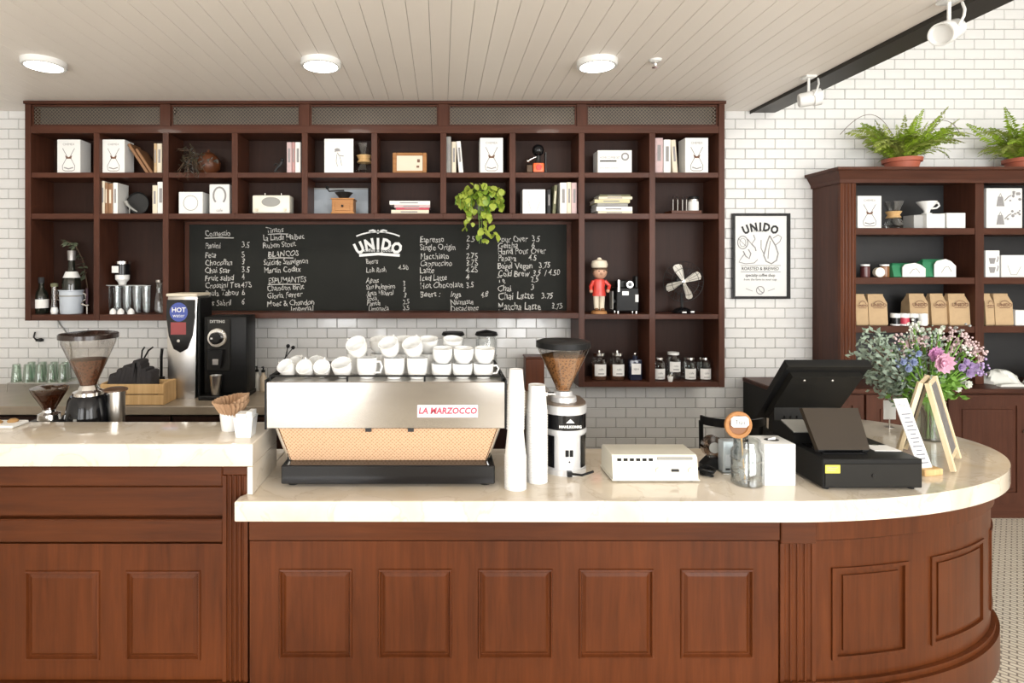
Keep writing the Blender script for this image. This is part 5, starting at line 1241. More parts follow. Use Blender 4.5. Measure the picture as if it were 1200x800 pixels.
# ------------------------------------------------------------------ cash drawer and screens
cd = thing('cash_drawer', 'black metal cash drawer with a yellow sticker', 'cash drawer', (1.7015, 2.267, ZT))
obj('case', MB().box(-0.1965, 0.1965, 0.004, 0.40, 0.010, 0.124, 0.003), black, cd)
df = obj('drawer_front', MB().box(-0.190, 0.190, 0.0, 0.0036, 0.016, 0.106, 0.002), charcoal, cd)
obj('sticker', MB().box(-0.19, -0.132, -0.0010, -0.0002, 0.070, 0.102), yellowp, df, False, 'yellow sticker')
obj('sticker_print', MB().ribbon([(-0.184, 0.092), (-0.142, 0.092)], 0.004, -0.0014).ribbon([(-0.184, 0.082), (-0.15, 0.082)], 0.004, -0.0014), greyink, df, False)['kind'] = 'stuff'
obj('lock', MB().lathe([(0, -0.003), (0.008, -0.003), (0.008, 0.002), (0, 0.002)], (0.0, 0, 0.06), 14, 'y'), blackg, df)
for x in (-0.17, 0.17):
    for y in (0.03, 0.37): obj('foot', MB().cyl(x, y, 0, 0.010, 0.012, seg=10), black, cd)
ZD = ZT+0.1245
t = thing('customer_display', 'tilted dark bronze tablet screen back standing on the cash drawer', 'tablet', (1.634, 2.335, ZD))
hw0, hw1, H = 0.105, 0.117, 0.165
def trap(y0, y1, s_=0.0): return [[(-hw0-0.0+s_, y0, 0.016), (hw0-s_, y0, 0.016), (hw1-s_, y1, H), (-hw1+s_, y1, H)], [(-hw0+s_, y0+0.022, 0.010), (hw0-s_, y0+0.022, 0.010), (hw1-s_, y1+0.022, H-0.006), (-hw1+s_, y1+0.022, H-0.006)]]
obj('tablet_shell', MB().rings(trap(0.0, 0.085)), browng, t, False)
obj('shell_mark', MB().box(-0.024, 0.016, -0.0012, 0.0, 0, 0.0055).xf(Matrix.Translation((0.0, 0.060, 0.117)) @ Matrix.Rotation(R_(-30), 4, 'X')), greyp, t, False)
obj('hinge', MB().tube([(-0.075, 0.02, 0.014), (0.08, 0.02, 0.014)], 0.010), black, t)
obj('stand_base', MB().box(-0.09, 0.09, -0.005, 0.13, 0.0, 0.0045, 0.001), blackg, t)
for s_ in (-1, 1): obj('hinge_knob', MB().lathe([(0, -0.012), (0.014, -0.012), (0.014, 0.012), (0, 0.012)], (s_*0.09, 0.018, 0.0145), 14, 'x'), ironk, t)
t = thing('receipt_printer', 'low black receipt printer with grey top on the cash drawer', 'printer', (1.555, 2.47, ZD))
obj('housing', MB().prism([(0, 0), (0.15, 0), (0.15, 0.06), (0.10, 0.075), (0.0, 0.045)], 'x', -0.045, 0.06), black, t, False)
obj('paper_cover', MB().prism([(0.004, 0.0470), (0.098, 0.0752), (0.098, 0.079), (0.004, 0.0508)], 'x', -0.04, 0.055), greyp, t, False)
t = thing('paper_slip', 'white paper slip lying on the cash drawer', 'paper', (1.835, 2.40, ZD))
obj('sheet', MB().prism([(-0.05, -0.03), (0.055, -0.035), (0.05, 0.04), (-0.045, 0.045)], 'z', 0.0, 0.003), paper, t, False)
obj('clip', MB().box(-0.01, 0.01, 0.03, 0.042, 0.0031, 0.006), chrome, t, False)
t = thing('till_monitor', 'large black till monitor leaning over the cash drawer, seen from behind', 'monitor', (1.78, 2.74, ZT))
def yz(u, v):      # point on the tilted back: u along width, v up the panel
    return v
P0 = Vector((0, 0.10, 0.20)); P1 = Vector((0, -0.10, 0.435)); up = (P1-P0).normalized(); nn = Vector((0, up.z, -up.y))
if nn.y > 0: nn = -nn
hw = 0.193; L = (P1-P0).length
def panel(x0, x1, v0, v1, d0, d1):
    rg = []
    for d in (d0, d1): rg.append([tuple(P0+up*v+nn*d+Vector((x, 0, 0))) for x, v in ((x0, v0), (x1, v0), (x1, v1), (x0, v1))])
    return MB().rings(rg)
obj('screen_shell', panel(-hw, hw, -0.10, L, -0.03, 0.0), black, t, False)
obj('back_cover', panel(-hw+0.03, hw-0.03, -0.06, L-0.05, 0.0, 0.03), charcoal, t, False)
obj('screen_glass', panel(-hw+0.01, hw-0.01, -0.09, L-0.01, -0.0305, -0.0302), blackg, t, False)
obj('top_lip', panel(-hw, hw, L-0.022, L, 0.0, 0.012), charcoal, t, False)
for x in (-0.10, 0.03): obj('screw', MB().ball(tuple(P0+up*(L-0.075)+nn*0.031+Vector((x, 0, 0))), 0.006, 8), steel, t)
obj('neck', MB().prism([(-0.165, 0.02), (0.13, 0.02), (0.15, 0.21), (-0.16, 0.21)], 'y', 0.06, 0.105), charcoal, t, False)
obj('stand_foot', MB().box(-0.12, 0.12, -0.03, 0.14, 0, 0.02, 0.005), black, t)
for i in range(3): obj('cable', MB().tube([(-0.11+0.03*i, 0.06, 0.16), (-0.13+0.03*i, 0.03, 0.08), (-0.15+0.03*i, 0.0, 0.03), (-0.12+0.03*i, -0.02, 0.006)], 0.004, 6), black, t)
# ------------------------------------------------------------------ leaning card, tent sign
t = thing('menu_card', 'tall white printed card leaning in a small pine block', 'card', (2.075, 2.44, ZT), R_(12))
obj('wood_block', MB().box(-0.045, 0.05, -0.012, 0.045, 0, 0.028, 0.003), pine, t)
M = Matrix.Translation((-0.012, 0.012, 0.02)) @ Matrix.Rotation(R_(-22), 4, 'X')
c = obj('card_sheet', MB().box(-0.036, 0.036, -0.002, 0.002, 0, 0.30).xf(M), card, t, False)
mb = MB()
for i in range(13):
    wd = [0.05, 0.035, 0.045, 0.03][i % 4]; mb.quad(-wd/2, wd/2, 0.025+i*0.017, 0.031+i*0.017, -0.0026)
mb.text('Menu', 0, 0.262, 0.026, -0.0026, 'CENTER')
o = obj('card_print', mb.xf(M), mat('pale_grey_print', (0.22, 0.23, 0.26), 0.7, var=0.1), c, False); o['kind'] = 'stuff'
a = Vector((2.184, 2.457, 0)); d = Vector((0.194, 0.188, 0)); wl = d.length; d.normalize(); pz = Vector((-d.y, d.x, 0))
t = thing('tent_sign', 'pale wooden folding tent sign with dark slate panels on the curved counter', 'sign', (a.x, a.y, ZT), math.atan2(d.y, d.x))
HS = 0.365; SP = 0.195
def leaf_frame(y0, y1):
    def pt(x, f, off=0.0): return Vector((x, y0+(y1-y0)*f, 0.008+HS*f))
    fr = []
    for x in (0.011, wl-0.011): fr.append(obj('post', MB().tube([pt(x, 0), pt(x, 1.0)], 0.0125, 4), ash, t, False))
    obj('rail', MB().tube([pt(0.02, 0.97), pt(wl-0.02, 0.97)], 0.011, 4), ash, t, False)
    obj('rail', MB().tube([pt(0.02, 0.12), pt(wl-0.02, 0.12)], 0.010, 4), ash, t, False)
    rg = [[pt(0.02, 0.13)+Vector((0, dy, 0)), pt(wl-0.02, 0.13)+Vector((0, dy, 0)), pt(wl-0.02, 0.96)+Vector((0, dy, 0)), pt(0.02, 0.96)+Vector((0, dy, 0))] for dy in (-0.002, 0.002)]
    obj('slate_panel', MB().rings(rg), mat('grey_slate', (0.16, 0.15, 0.145), 0.6, var=0.3, vscale=30), t, False)
leaf_frame(0.0, SP/2-0.012); leaf_frame(SP, SP/2+0.012)
t = thing('price_card', 'small white card on a thin stand near the counter back edge', 'card', (2.475, 3.18, ZT))
obj('stand', MB().tube([(0, 0, 0.003), (0, 0, 0.05)], 0.003).cyl(0, 0, 0, 0.004, 0.022, seg=16), steel, t)['kind'] = 'stuff'
obj('card_sheet', MB().box(-0.034, 0.034, -0.002, 0.001, 0.045, 0.150, 0.0005), card, t, False)
t = thing('receipt_roll', 'curled white till receipt beside the tilted tablet', 'paper', (1.985, 2.62, ZT))
obj('strip', MB().rings([[(-0.03+0.02*math.sin(i*0.8), 0.0+0.01*i, 0.003+0.055*abs(math.sin(i*0.62))), (0.03+0.02*math.sin(i*0.8), 0.012+0.01*i, 0.003+0.055*abs(math.sin(i*0.62)))] for i in range(9)], cap=False, closed=False), paper, t)
obj('core', MB().tube([(-0.05, 0.05, 0.012), (0.0, 0.06, 0.012)], 0.012, 12), greyp, t)
# ------------------------------------------------------------------ black stool behind the counter
t = thing('bar_chair', 'black metal chair with a rounded low back behind the counter', 'chair', (PX(852, 3.30), 3.30, 0))
obj('seat', MB().lathe([(0, 0.66), (0.17, 0.66), (0.175, 0.67), (0.17, 0.685), (0, 0.69)], seg=28), black, t)
for ax, ay in ((-1, -1), (1, -1), (1, 1), (-1, 1)): obj('leg', MB().tube([(ax*0.12, ay*0.12, 0.66), (ax*0.17, ay*0.17, 0.0)], 0.013), black, t)
obj('footrest', MB().tube([(0.155*math.cos(2*PI*i/24), 0.155*math.sin(2*PI*i/24), 0.25) for i in range(25)], 0.008, 6), black, t)
for s_ in (-1, 1): obj('back_post', MB().tube([(s_*0.16, -0.03, 0.67), (s_*0.172, -0.05, 0.90)], 0.012), black, t)
rg = []
for i in range(17):
    a_ = R_(180+180*i/16); x, y = 0.178*math.cos(a_), -0.05+0.11*math.sin(a_)
    rg.append([(x, y, 0.885), (x, y, 0.93), (x*0.93, y*0.93, 0.93), (x*0.93, y*0.93, 0.885)])
obj('back_rail', MB().rings(rg), black, t)

# ================================================================== on the marble ledge
ZE = 1.0785
t = thing('filter_holder', 'white cup holding a fan of brown paper coffee filters', 'filter holder', at(270.5, 2.42, ZE))
obj('cup', MB().lathe([(0, 0), (0.036, 0), (0.038, 0.004), (0.047, 0.088), (0.044, 0.088), (0.035, 0.006), (0, 0.005)], seg=24), porc, t)
for k in range(4):
    rg = []; n = 48
    for f, z in ((0.0, 0.055), (1.0, 0.122)):
        r_ = 0.034+(0.036-0.003*k)*f; rg.append([((r_+(0.006*f+0.001)*math.cos(PI*i))*math.cos(2*PI*i/n)+0.003*k, (r_+(0.006*f+0.001)*math.cos(PI*i))*math.sin(2*PI*i/n), z-0.010*k*f*math.cos(2*PI*i/n+k)) for i in range(n)])
    obj('paper_filter', MB().rings(rg, cap=False), mat('brown_filter_paper', (0.42, 0.26, 0.15), 0.8, var=0.15, vscale=30), t)
t = thing('sugar_holder', 'small white ceramic sugar holder in front of the filter cup', 'holder', at(288, 2.335, ZE))
mb = MB(); rg = []
for z, w_, d_ in ((0, 0.030, 0.030), (0.07, 0.037, 0.034), (0.082, 0.040, 0.036)): rg.append([(-w_, -d_, z), (w_, -d_, z), (w_, d_, z), (-w_, d_, z)])
obj('holder_body', mb.rings(rg), porc, t, False)
obj('sachet', MB().box(-0.030, 0.010, -0.028, 0.028, 0.0825, 0.094).box(0.012, 0.034, -0.028, 0.028, 0.0825, 0.102), paper, t, False)['kind'] = 'stuff'
t = thing('pastry_board', 'white board with brown cookies on the ledge end', 'serving board', at(4, 2.485, ZE))
obj('board', MB().box(-0.20, 0.075, -0.05, 0.05, 0, 0.012, 0.003), paper, t)
for i, (x, y) in enumerate(((-0.02, -0.01), (0.03, 0.015), (-0.09, 0.01), (-0.13, -0.015))): obj('cookie', MB().lathe([(0, 0.0122), (0.02, 0.0122), (0.022, 0.018), (0.012, 0.026), (0, 0.027)], (x, y, 0), 12), mat('baked_brown', (0.42, 0.24, 0.09), 0.8, var=0.3, vscale=40), t)
# grinders behind the ledge
t = thing('espresso_grinder', 'black espresso grinder with a large clear hopper half full of dark beans', 'coffee grinder', at(104, 2.68, ZT))
obj('body', MB().lathe([(0, 0), (0.10, 0), (0.102, 0.02), (0.098, 0.19), (0.085, 0.27), (0.075, 0.288), (0, 0.29)], seg=28), blackg, t)
obj('chrome_strip', MB().box(-0.008, 0.008, -0.104, -0.098, 0.04, 0.2, 0.002), greyp, t)
obj('maker_mark', MB().text('MAZZER', -0.058, 0.168, 0.026, -0.104, 'CENTER', bold=0.001).xf(Matrix.Rotation(-0.0, 4, 'Z')), chalkb, t, False)
obj('collar', MB().lathe([(0, 0.2905), (0.066, 0.2905), (0.066, 0.305), (0.045, 0.315), (0.036, 0.335), (0, 0.335)]), chrome, t)
hp = obj('hopper', MB().lathe([(0.034, 0.335), (0.038, 0.35), (0.112, 0.53), (0.114, 0.552)], seg=32), GLH, t)
obj('coffee_beans', MB().lathe([(0, 0.337), (0.033, 0.337), (0.037, 0.352), (0.079, 0.455), (0.04, 0.46), (0, 0.463)], seg=32), darkbeans, hp)
obj('hopper_lid', MB().lathe([(0, 0.582), (0.09, 0.580), (0.120, 0.576), (0.124, 0.572), (0.124, 0.553), (0, 0.553)], seg=32), mat('brown_smoked_lid', (0.022, 0.012, 0.009), 0.2, var=0.2), t)
obj('doser', MB().lathe([(0, 0.12), (0.030, 0.12), (0.034, 0.15), (0.036, 0.31), (0, 0.31)], (0.136, -0.01, 0), 22), steel, t)
obj('doser_lid', MB().lathe([(0, 0.325), (0.04, 0.323), (0.052, 0.318), (0.052, 0.311), (0, 0.311)], (0.130, -0.01, 0), 22), mat('brown_lid', (0.10, 0.055, 0.03), 0.4, var=0.2), t)
t = thing('espresso_grinder', 'smaller grinder with a smoky cone hopper beside the pastry board', 'coffee grinder', at(58, 2.705, ZT))
obj('body', MB().box(-0.075, 0.075, -0.09, 0.085, 0, 0.17, 0.012, 2), black, t)
obj('collar', MB().lathe([(0, 0.1705), (0.052, 0.1705), (0.048, 0.195), (0.03, 0.205), (0.028, 0.215), (0, 0.215)]), chrome, t)
obj('hopper', MB().lathe([(0.026, 0.215), (0.030, 0.225), (0.076, 0.305), (0.079, 0.318), (0.06, 0.325), (0, 0.328)], seg=28), GLS, t)
obj('coffee_beans', MB().lathe([(0, 0.2155), (0.025, 0.2155), (0.029, 0.226), (0.066, 0.292), (0, 0.295)], seg=28), darkbeans, t)
obj('portafilter_fork', MB().tube([(-0.03, -0.09, 0.12), (-0.05, -0.125, 0.13), (-0.11, -0.125, 0.16)], 0.009), chrome, t)
# ================================================================== on the back counter
ZB = 0.8664
t = thing('water_boiler', 'slim steel water tower with a black oval control panel', 'water boiler', (PX(212.5, 3.95), 3.945, ZB))
hb = 0.70; wb = 0.1016
obj('steel_column', MB().rings([[(-wb*0.90, 0.01, 0), (-wb*0.5, 0.0, 0), (wb*0.5, 0.0, 0), (wb*0.90, 0.01, 0), (wb*0.93, 0.23, 0), (-wb*0.93, 0.23, 0)], [(-wb, 0.01, hb*0.85), (-wb*0.5, 0.0, hb*0.85), (wb*0.5, 0, hb*0.85), (wb, 0.01, hb*0.85), (wb, 0.23, hb*0.85), (-wb, 0.23, hb*0.85)], [(-wb, 0.03, hb), (-wb*0.5, 0.015, hb), (wb*0.5, 0.015, hb), (wb, 0.03, hb), (wb, 0.23, hb), (-wb, 0.23, hb)]]), steel, t)
obj('top_cap', MB().box(-wb-0.004, wb+0.004, 0.005, 0.235, hb+0.0005, hb+0.02, 0.004), cream, t)
ov = [(-0.9*wb, hb*0.97), (-0.94*wb, hb*0.80), (-0.78*wb, hb*0.62), (-0.45*wb, hb*0.49), (0, hb*0.455), (0.45*wb, hb*0.49), (0.78*wb, hb*0.62), (0.94*wb, hb*0.80), (0.9*wb, hb*0.97)]
pn = obj('control_panel', MB().prism(ov, 'y', -0.012, 0.003), blackg, t)
obj('blue_label', MB().disc(-0.01, hb*0.85, 0.062, 0.065, -0.0128, 22), bluescr, pn, False)
obj('red_label', MB().quad(-0.065, 0.04, hb*0.63, hb*0.75, -0.0128), mat('dull_red_print', (0.30, 0.05, 0.05), 0.4, var=0.2), pn, False)
obj('label_text', MB().text('HOT', -0.01, hb*0.85, 0.045, -0.0134, 'CENTER', bold=0.001).text('water', -0.01, hb*0.80, 0.035, -0.0134, 'CENTER'), chalkb, pn, False)
obj('button', MB().lathe([(0, -0.018), (0.010, -0.018), (0.011, -0.012), (0, -0.012)], (-0.01, 0, hb*0.57), 14, 'y'), chrome, pn)
obj('side_shell', MB().box(wb+0.002, wb+0.02, 0.02, 0.23, 0, hb*0.98, 0.004), black, t)
t = thing('bulk_grinder', 'tall black bulk coffee grinder with a chrome dial', 'coffee grinder', (PX(260.5, 3.94), 3.945, ZB)); t.scale = (0.935, 0.92, 0.935)
obj('body', MB().box(-0.15, 0.165, 0.03, 0.25, 0.03, 0.60, 0.012, 2), black, t)
obj('base', MB().box(-0.155, 0.17, -0.06, 0.25, 0, 0.03, 0.005), black, t)
obj('face_plate', MB().box(-0.125, 0.05, 0.018, 0.0295, 0.20, 0.585, 0.006), charcoal, t)
obj('dial_ring', MB().lathe([(0, 0.0), (0.066, 0.0), (0.074, 0.008), (0.076, 0.018), (0, 0.018)], (-0.045, 0, 0.445), 32, 'y'), chrome, t)
obj('dial_knob', MB().lathe([(0, -0.035), (0.036, -0.035), (0.044, -0.028), (0.046, -0.0005), (0, -0.0005)], (-0.045, 0, 0.445), 24, 'y'), blackg, t)
obj('pointer', MB().box(-0.075, -0.06, -0.037, -0.0352, 0.44, 0.452), steel, t, False)
obj('spout', MB().prism([(-0.10, 0.36), (0.01, 0.36), (0.0, 0.27), (-0.01, 0.23), (-0.07, 0.23), (-0.085, 0.27)], 'y', -0.03, 0.0175), black, t, False)
obj('spout_badge', MB().box(-0.062, -0.02, -0.034, -0.0305, 0.255, 0.295, 0.002), steel, t, False)
obj('name_plate', MB().text('DITTING', -0.045, 0.555, 0.028, 0.0172, 'CENTER', bold=0.001), chalk, t, False)
obj('catch_cup', MB().lathe([(0, 0.031), (0.030, 0.031), (0.032, 0.036), (0.044, 0.175), (0.041, 0.175), (0.029, 0.038), (0, 0.036)], (-0.045, -0.012, 0), 22), steel, t)
# wooden crate with black bundle
t = thing('wooden_crate', 'pale pine crate on the back counter holding a black bundle', 'crate', (PX(154.5, 3.76), 3.76, ZB))
w_, dp, h = 0.208, 0.18, 0.142
for z0 in (0.0, 0.070):
    obj('slat', MB().box(-w_, w_, 0, 0.012, z0+0.002, z0+0.066, 0.002), pine, t, False); obj('slat', MB().box(-w_, w_, dp-0.012, dp, z0+0.002, z0+0.066, 0.002), pine, t, False)
for s_ in (-1, 1): obj('end_board', MB().box(s_*(w_-0.007)-0.007, s_*(w_-0.007)+0.007, 0.0125, dp-0.0125, 0, h, 0.002), pine, t, False)
obj('bottom_board', MB().box(-w_+0.015, w_-0.015, 0.0125, dp-0.0125, 0.002, 0.012), pine, t, False)
obj('knot', MB().lathe([(0, -0.001), (0.014, -0.001), (0.014, 0.004), (0, 0.004)], (-0.05, 0, 0.085), 14, 'y'), brownp, t)
t = thing('black_bundle', 'heap of folded black bar cloths in the pine crate', 'cloth', (PX(156, 3.85), 3.85, ZB+0.0135))
rr = random.Random(5)
for i in range(9):
    x0 = -0.145+0.034*i; hh = 0.13+0.12*math.sin(PI*(i+1.2)/11)+rr.uniform(-0.015, 0.02)
    obj('folded_cloth', MB().box(x0-0.026, x0+0.022, -0.062, 0.062, 0.016+0.001*i, hh+0.01, 0.014, 2).xf(Matrix.Translation((x0, 0, 0)) @ Matrix.Rotation(R_(rr.uniform(6, 16)) if i < 6 else R_(1), 4, 'Y') @ Matrix.Translation((-x0+0.0, 0, 0))), darkcl, t)
t = thing('serving_tongs', 'pair of thin black tongs standing up from the black bundle', 'tongs', (PX(167, 4.09), 4.09, ZB))
for s_ in (-1, 1): obj('arm', MB().tube([(0.0, 0.0, 0.006), (s_*0.008, 0, 0.25), (0.02+s_*0.022, 0, 0.31), (0.045+s_*0.03, 0, 0.335)], 0.006, 6), black, t)
t = thing('bar_brush', 'black handled brush upright behind the crate near the water tower', 'brush', (PX(189, 4.12), 4.12, ZB))
obj('handle', MB().tube([(0, 0, 0.12), (0.0, 0, 0.26), (0.006, 0, 0.32)], 0.010, 8), black, t); obj('bristles', MB().lathe([(0, 0), (0.03, 0), (0.024, 0.12), (0, 0.12)]), black, t)
# glasses rack
t = thing('drying_rack', 'low wire drying rack with upturned glasses on the back counter', 'rack', (PX(52, 4.27), 4.27, ZB))
for x in (-0.21, 0.21):
    for y in (-0.09, 0.09): obj('leg', MB().tube([(x, y, 0), (x, y, 0.06)], 0.004, 6), steel, t)
for y in (-0.09, -0.045, 0.0, 0.045, 0.09): obj('wire', MB().tube([(-0.21, y, 0.06), (0.21, y, 0.06)], 0.003, 6), steel, t)
for x in (-0.21, 0.21): obj('wire', MB().tube([(x, -0.09, 0.06), (x, 0.09, 0.06)], 0.003, 6), steel, t)
for i in range(9):
    x = -0.17+0.085*(i % 5)+(0.04 if i > 4 else 0); y = -0.05 if i < 5 else 0.05
    g_ = thing('glass_tumbler', 'upturned greenish glass on the drying rack, %s row, %s from the large hopper grinder' % ('wall side' if i > 4 else 'aisle side', nth(4-i % 5 if i < 5 else 8-i)), 'glass', (PX(52, 4.27)+x, 4.27+y, ZB+0.0640), 0, 'upturned glasses on the drying rack')
    obj('glass_wall', MB().lathe([(0.035, 0), (0.026, 0.125), (0.023, 0.13), (0, 0.13), (0, 0.127), (0.022, 0.125), (0.033, 0.0), (0.035, 0)], seg=18), glass('green_tint_glass', (0.82, 0.9, 0.84), 0.2) if 'green_tint_glass' not in MT else MT['green_tint_glass'], g_)
    obj('rim', MB().lathe([(0.0335, -0.0005), (0.0355, -0.0005), (0.0355, 0.002), (0.0335, 0.002), (0.0335, -0.0005)], seg=18), sage, g_)
# syrup bottles, spoons, glass dispensers, wooden box
for i, px in enumerate((291, 300, 308.5)):
    t = thing('syrup_bottle', 'slim syrup bottle with a black pump, %s from the bulk grinder' % nth(i), 'bottle', (PX(px, 4.2), 4.20+0.02*(i % 2), ZB), 0, 'syrup bottles with pumps'); t.scale = (1, 1, 0.76)
    obj('bottle_glass', MB().lathe([(0, 0), (0.024, 0), (0.025, 0.005), (0.025, 0.13), (0.012, 0.16), (0.012, 0.18), (0, 0.18)], seg=16), mat('pale_syrup', (0.55, 0.45, 0.33), 0.15, var=0.2) if i != 1 else mat('clear_syrup', (0.62, 0.60, 0.55), 0.12, var=0.1), t)
    obj('pump', MB().lathe([(0, 0.1805), (0.014, 0.1805), (0.014, 0.2), (0.005, 0.205), (0.005, 0.235), (0, 0.235)], seg=12).tube([(0, 0, 0.232), (-0.0, -0.03, 0.235)], 0.006, 6), black, t)['kind'] = 'stuff'
t = thing('spoon_jar', 'steel jar behind the machine with two black ended bar spoons sticking out', 'jar', (PX(330, 4.25), 4.25, ZB))
obj('jar_wall', MB().lathe([(0, 0), (0.045, 0), (0.045, 0.15), (0.042, 0.15), (0.042, 0.004), (0, 0.004)]), steel, t)
for s_, e in ((0, (0.085, 0, 0.31)), (1, (0.045, 0.01, 0.32))):
    sp_ = obj('bar_spoon', MB().tube([(-0.03+0.04*s_, 0, 0.006), (0.0+0.02*s_, 0, 0.2), e], 0.004, 6), ironk, t); obj('spoon_tip', MB().ball(e, 0.015, 10), black, sp_)
for i, px in enumerate((531, 570)):
    t = thing('glass_dispenser', ['tall glass dispenser with flat black lid behind the low cups', 'tall glass dispenser with domed black lid nearer the paper cups'][i], 'dispenser', (PX(px, 4.2), 4.20, ZB)); t.scale = (1, 1, 0.87)
    obj('glass_wall', MB().lathe([(0, 0), (0.075, 0), (0.078, 0.008), (0.076, 0.43), (0.068, 0.455), (0.068, 0.465)], seg=24), GL, t)
    obj('lid', MB().lathe([(0, 0.465), (0.078, 0.465), (0.084, 0.475 if i == 0 else 0.47), (0.075, 0.495), (0.02, 0.498 if i == 0 else 0.51), (0, 0.498 if i == 0 else 0.512)], seg=24), black, t)
    obj('band', MB().lathe([(0.0772, 0.30), (0.0785, 0.30), (0.0785, 0.305), (0.0772, 0.305)], seg=24), greyp, t)
t = thing('wooden_caddy', 'small dark wooden caddy behind the hopper of the silver grinder', 'caddy', (PX(626, 4.2), 4.20, ZB))
obj('case', MB().box(-0.06, 0.075, 0, 0.13, 0, 0.235, 0.004), mahog, t, False); obj('lid', MB().box(-0.065, 0.08, -0.005, 0.135, 0.2355, 0.25, 0.003), shelfx, t, False)
t = thing('wall_hook', 'small black clip hook on the tiles below the shelving', 'hook', (PX(46, 4.46), 4.462, PZ(400, 4.46)))
obj('hook_plate', MB().box(-0.03, 0.03, -0.004, 0.007, 0.0, 0.02, 0.002), ironk, t); obj('hook_arm', MB().tube([(-0.025, -0.004, 0.015), (-0.03, -0.02, 0.035), (-0.028, -0.008, 0.075)], 0.006), ironk, t)
obj('clip', MB().ball((0.018, -0.014, 0.014), 0.016, 10), ironk, t)
t = thing('power_cable', 'thin grey cable running from under the shelving down the tiles', 'cable', (PX(70, 4.46), 4.46, PZ(375, 4.46)))
obj('wire', MB().tube([(-0.03, 0.0, 0.03), (0.0, 0, -0.03), (0.07, 0, -0.12), (0.09, 0, -0.25), (0.08, 0, -0.35), (0.09, -0.005, -0.475)], 0.005, 6), greyp, t); obj('grommet', MB().ball((-0.03, 0, 0.028), 0.010, 8), greyp, t)
# ================================================================== things on the bookcase
DQ = DK+0.04
K1, K2, K3 = [z+0.0008 for z in ZK]
def ax(px, D=DQ): return PX(px, D)
carton('white carton with coffee maker drawing on the top bookcase shelf', 1005, 1033, 229.5, K1, DQ, 0.12)
carafe('glass coffee carafe with thick wooden collar beside the bookcase carton', 1047, DQ+0.05, K1, 0.20)
carton('small grey box behind the dripper box on the bookcase', 1071, 1083.5, 252, K1, DQ+0.03, 0.10, None, mat('grey_card', (0.42, 0.42, 0.41), 0.6, var=0.05))
carton('small white box under the white dripper on the bookcase', 1086, 1107.5, 250.5, K1, DQ, 0.11, None)
carton('small white box with a red corner mark beside the dripper box', 1109.5, 1131.5, 249.5, K1, DQ, 0.11, None)
t = thing('pour_over_dripper', 'white ceramic pour over dripper sitting on a small white box', 'dripper', (ax(1092), DQ+0.045, PZ(250.5, DQ)+0.0018))
obj('cone', MB().lathe([(0, 0), (0.030, 0), (0.032, 0.006), (0.018, 0.012), (0.022, 0.03), (0.062, 0.085), (0.064, 0.093), (0.058, 0.093), (0.02, 0.036), (0, 0.034)], seg=26), porc, t)
obj('handle', MB().tube([(0.050, 0, 0.078), (0.085, 0, 0.084), (0.092, 0, 0.062), (0.072, 0, 0.045), (0.035, 0, 0.042)], 0.007), porc, t)
# big printed box, second bay
t = carton('large white box printed with black kettles and cups on the bookcase', 1156, 1198, 220.5, K1, DQ, 0.16, None)
w_ = 42*DQ/F; h = PZ(220.5, DQ)-K1; mb = MB(); rr = random.Random(2)
for r_ in range(2):
    zc = h*(0.26+0.46*r_)
    mb.face([(-0.06, -0.0012, zc-0.05), (0.0, -0.0012, zc-0.05), (-0.012, -0.0012, zc+0.02), (-0.048, -0.0012, zc+0.02)])
    mb.ribbon([(-0.04, zc+0.02), (-0.03, zc+0.045), (-0.02, zc+0.02)], 0.006, -0.0012).ribbon([(0.0, zc-0.01), (0.03, zc+0.02), (0.05, zc+0.03)], 0.008, -0.0012)
    for k in range(7): mb.disc(rr.uniform(0.02, 0.115), zc+rr.uniform(-0.01, 0.055), rr.uniform(0.006, 0.014), rr.uniform(0.006, 0.012), -0.0012-0.0002*k, 10)
o = obj('printed_kettles', mb, greyink, t, False); o['kind'] = 'stuff'
# second shelf
def spice(label, px, h, m, D=DQ+0.02):
    t = thing('spice_jar', label, 'jar', (ax(px), D, K2)); r = 0.030
    obj('jar_body', MB().lathe([(0, 0), (r, 0), (r*1.03, 0.005), (r*1.03, h*0.8), (r*0.85, h*0.86), (0, h*0.86)], seg=18), m, t)
    obj('lid', MB().lathe([(0, h*0.862), (r*1.0, h*0.862), (r*1.0, h), (0, h)], seg=18), porc, t)
spice('dark berry jar with white lid at the end of the middle shelf', 1016, 0.095, mat('berry_preserve', (0.10, 0.03, 0.03), 0.2, var=0.3))
spice('amber honey jar with white lid next to the green packets', 1042, 0.095, mat('amber_honey', (0.25, 0.11, 0.045), 0.2, var=0.3), DQ+0.045)
t = thing('round_tin', 'small round pale tin standing on edge between the two jars', 'tin', (ax(1031.5), DQ+0.0, K2))
obj('tin_side', MB().lathe([(0, 0.0), (0.036, 0.0), (0.036, 0.028), (0, 0.028)], (0, 0, 0.0362), 24, 'y'), cream, t); obj('tin_face', MB().lathe([(0, -0.002), (0.031, -0.002), (0.034, -0.0002), (0, -0.0002)], (0, 0, 0.0362), 24, 'y'), paper, t)
